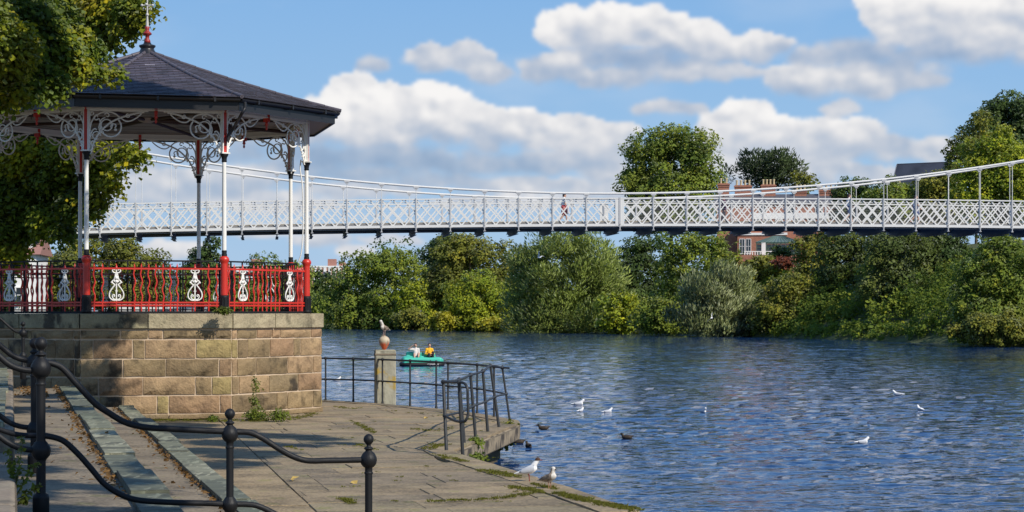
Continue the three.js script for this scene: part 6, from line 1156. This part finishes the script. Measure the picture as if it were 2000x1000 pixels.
// ---------------------------------------------------------------- weeds, moss, fallen leaves
(function weeds() {
  const plant = (name, label, cl, n, leaf = 0.05, kind = 'weed', stem = true) => {
    const base = cl[0].p.clone(); base.y -= cl[0].r[1]; const t = thing(name, label, 'plant', base);
    const cc = cl.map((c) => ({ p: c.p.clone().sub(base), r: c.r })); foliage(t, kind, cc, { seed: 70 + n, leaf, spread: leaf * 1.3, n: 8, count: n, name: 'leaves' });
    if (stem) part('stem', cc.map((c) => taper([V(0, 0, 0), V(c.p.x * 0.4, c.p.y * 0.5, c.p.z * 0.4), c.p.clone()], 0.008, 0.003, 6, 5)), std([0.09, 0.11, 0.03], 0.9), t);
  };
  const C = (x, y, Z, r, sq = 1) => { const p = at(x, y, Z), w = (r / FOCAL) * Z; return { p, r: [w, w * sq, w] }; };
  plant('weed_plant', 'tall weed climbing the sunlit stone base', [C(500, 808, 42.3, 13), C(496, 782, 42.45, 9), C(500, 757, 42.5, 5, 1.7), C(499, 742, 42.5, 3, 2), C(515, 812, 42.2, 12, 0.6), C(490, 812, 42.2, 10, 0.7)], 120, 0.05);
  plant('weed_plant', 'low bright weed right beside the tall weed at the stone base', [C(546, 808, 42, 12, 0.8), C(556, 812, 42, 9, 0.7), C(538, 812, 42, 8, 0.7)], 60, 0.05);
  plant('weed_plant', 'small round weed at the stone base behind the middle handrail post', [C(416, 817, 42, 7, 0.7)], 36, 0.045);
  plant('weed_plant', 'cushion of leaves growing on the coping below the front red column', [C(437, 605, 43.05, 9, 0.35), C(446, 606, 43.0, 6, 0.3), C(427, 606, 43.0, 6, 0.3)], 70, 0.05);
  plant('weed_plant', 'straggly green weed hanging over the river corner of the quay slab', [C(993, 836, 41.2, 9, 1.5), C(988, 858, 41.2, 7, 1.6), C(997, 846, 41.2, 7, 1.4), C(985, 870, 41.2, 4, 1.4)], 110, 0.07, 'olive');
  plant('weed_plant', 'small yellow-green tuft on the outer face of the quay slab', [C(927, 864, 35.8, 8, 1)], 45, 0.06);
  plant('weed_plant', 'tuft of weed at the waterside foot of the quay slab', [C(930, 894, 34, 7, 0.6), C(940, 897, 34, 6, 0.5)], 40, 0.06);
  const stems = [[[30, 960], [36, 920], [42, 880], [44, 860]], [[30, 965], [20, 920], [18, 880]], [[32, 968], [48, 940], [60, 918], [72, 905]], [[34, 975], [50, 966], [66, 955], [76, 947]], [[36, 985], [44, 978], [50, 975]], [[28, 975], [26, 930], [30, 900]]], b = at(30, 985, 14.6), t = thing('weed_plant', 'leafy green weed with long upright stems by the stone block at the lower left', 'plant', b);
  const cl = []; stems.forEach((s) => { const p = s.map(([x, y]) => at(x, y, 14.6).sub(b)); part('stem', taper(p, 0.006, 0.002, 10, 5), std([0.1, 0.13, 0.03], 0.9), t); const c = new THREE.CatmullRomCurve3(p); for (let i = 3; i <= 12; i += 1.5) cl.push({ p: c.getPoint(Math.min(1, i / 12)), r: [0.012, 0.014, 0.012] }); });
  foliage(t, 'weed', cl, { seed: 88, leaf: 0.036, spread: 0.014, n: 3, count: 60, name: 'leaves' });
  // moss and grass in the joints
  const r = rng(91), blades = leafCluster(14, 0.06, 0.05, rng(5), { blade: true, aspect: 0.09, squash: 0.05 }), list = [], cols = [];
  const strip = (pts, n, wid, k = 1) => { for (let i = 0; i < n * 0.6; i++) { const f = r() * (pts.length - 1), a = Math.floor(f), u = f - a, x = mix(pts[a][0], pts[a + 1][0], u), y = mix(pts[a][1], pts[a + 1][1], u), p = onto(x + (r() - 0.5) * wid, y + (r() - 0.5) * wid * 0.22, 0.008), s = (0.35 + r() * 0.6) * k; list.push(new THREE.Matrix4().compose(p, quat(0, r() * 6.28, 0), V(s * 1.3, s * 0.55, s * 1.3))); const t = 0.7 + r() * 0.6; cols.push(new THREE.Color(0.17 * t, 0.17 * t, 0.022 * t)); } };
  strip([[300, 822], [350, 821], [420, 822], [500, 822], [570, 818], [622, 808]], 420, 20); strip([[1085, 964], [1130, 975], [1180, 986], [1250, 998]], 420, 26); strip([[942, 920], [975, 925], [1010, 932]], 150, 24); strip([[830, 878], [850, 872], [870, 868]], 90, 16); strip([[845, 888], [880, 896], [910, 902]], 100, 18); strip([[688, 823], [710, 834], [730, 846]], 100, 10); strip([[655, 796], [700, 798]], 40, 14); strip([[800, 838], [860, 842], [920, 826]], 60, 16); strip([[668, 974], [690, 984]], 60, 12); strip([[840, 980], [960, 975], [1040, 965]], 110, 14); strip([[1000, 952], [1060, 962]], 100, 18); strip([[700, 868], [740, 882]], 30, 8); strip([[560, 872], [590, 880]], 20, 10); strip([[745, 800], [860, 812], [980, 826]], 60, 14); strip([[1040, 946], [1085, 956]], 60, 14);
  for (let i = 0; i < 40; i++) { const x = 620 + r() * 520, y = 810 + r() * 170; if (y > 0.36 * x + 560 || true) strip([[x, y], [x + 10 + r() * 30, y + (r() - 0.5) * 6]], 5, 6, 0.7); }
  const im = new THREE.InstancedMesh(blades, M.leaf, list.length); list.forEach((m, i) => { im.setMatrixAt(i, m); im.setColorAt(i, cols[i]); }); stuff('joint_grass', im);
  // leaf litter against the backs of the seat boards
  const lf = leafCluster(1, 0.05, 0.001, rng(7), { aspect: 0.4 }), lm = [], lc = [];
  const litter = (ox, y, z0, z1, n, wid) => { for (let i = 0; i < n; i++) { const Z = z0 + (z1 - z0) * r(), q = tierAt(ox - Math.abs(r() * r()) * wid, Z), p = tierPos(q[0], q[1], y + r() * 0.03), s = 0.5 + r() * 0.9; lm.push(new THREE.Matrix4().compose(p, quat((r() - 0.5) * 1.2, r() * 6.28, (r() - 0.5) * 1.2), V(s, s, s))); const t = 0.5 + r() * 0.8; lc.push(new THREE.Color(0.24 * t, 0.13 * t, 0.04 * t)); } };
  litter(1.42 - 0.42, 0.76, 17, 42, 520, 0.13); litter(2.6 - 0.4, 0.36, 19, 41, 380, 0.12); litter(1.3, 0.76, 18, 42, 120, 1.0); litter(2.4, 0.36, 18, 41, 120, 0.9); litter(0.7, 0.76, 37, 42, 500, 0.7);
  const li = new THREE.InstancedMesh(lf, M.leaf, lm.length); lm.forEach((m, i) => { li.setMatrixAt(i, m); li.setColorAt(i, lc[i]); }); stuff('leaf_litter', li);
  [[567, 936, 'fallen yellow leaf on the paving left of the right-hand handrail post'], [687, 939, 'fallen yellow leaf on the paving right beside the right-hand handrail post'], [833, 814, 'fallen orange leaf on the paving near the quay railing']].forEach(([x, y, label], i) => { const g = leafCluster(2, 0.11, 0.02, rng(60 + i), { aspect: 0.42, squash: 0.1 }); g.deleteAttribute('color'); const m = part(numbered('fallen_leaf'), g, std([0.45, 0.31, 0.08], 0.8, { side: THREE.DoubleSide }), scene); m.position.copy(onto(x, y, 0.03)); tag(m, label, 'leaf'); });
})();


if (globalThis.COUNT) { let t = 0, i = 0; scene.traverse((o) => { if (o.isMesh) { const n = (o.geometry.index ?? o.geometry.attributes.position).count / 3; if (o.isInstancedMesh) i += n * o.count; else t += n; } }); console.log('tris', t, 'inst', i, LEAVES); }
renderer.render(scene, camera);
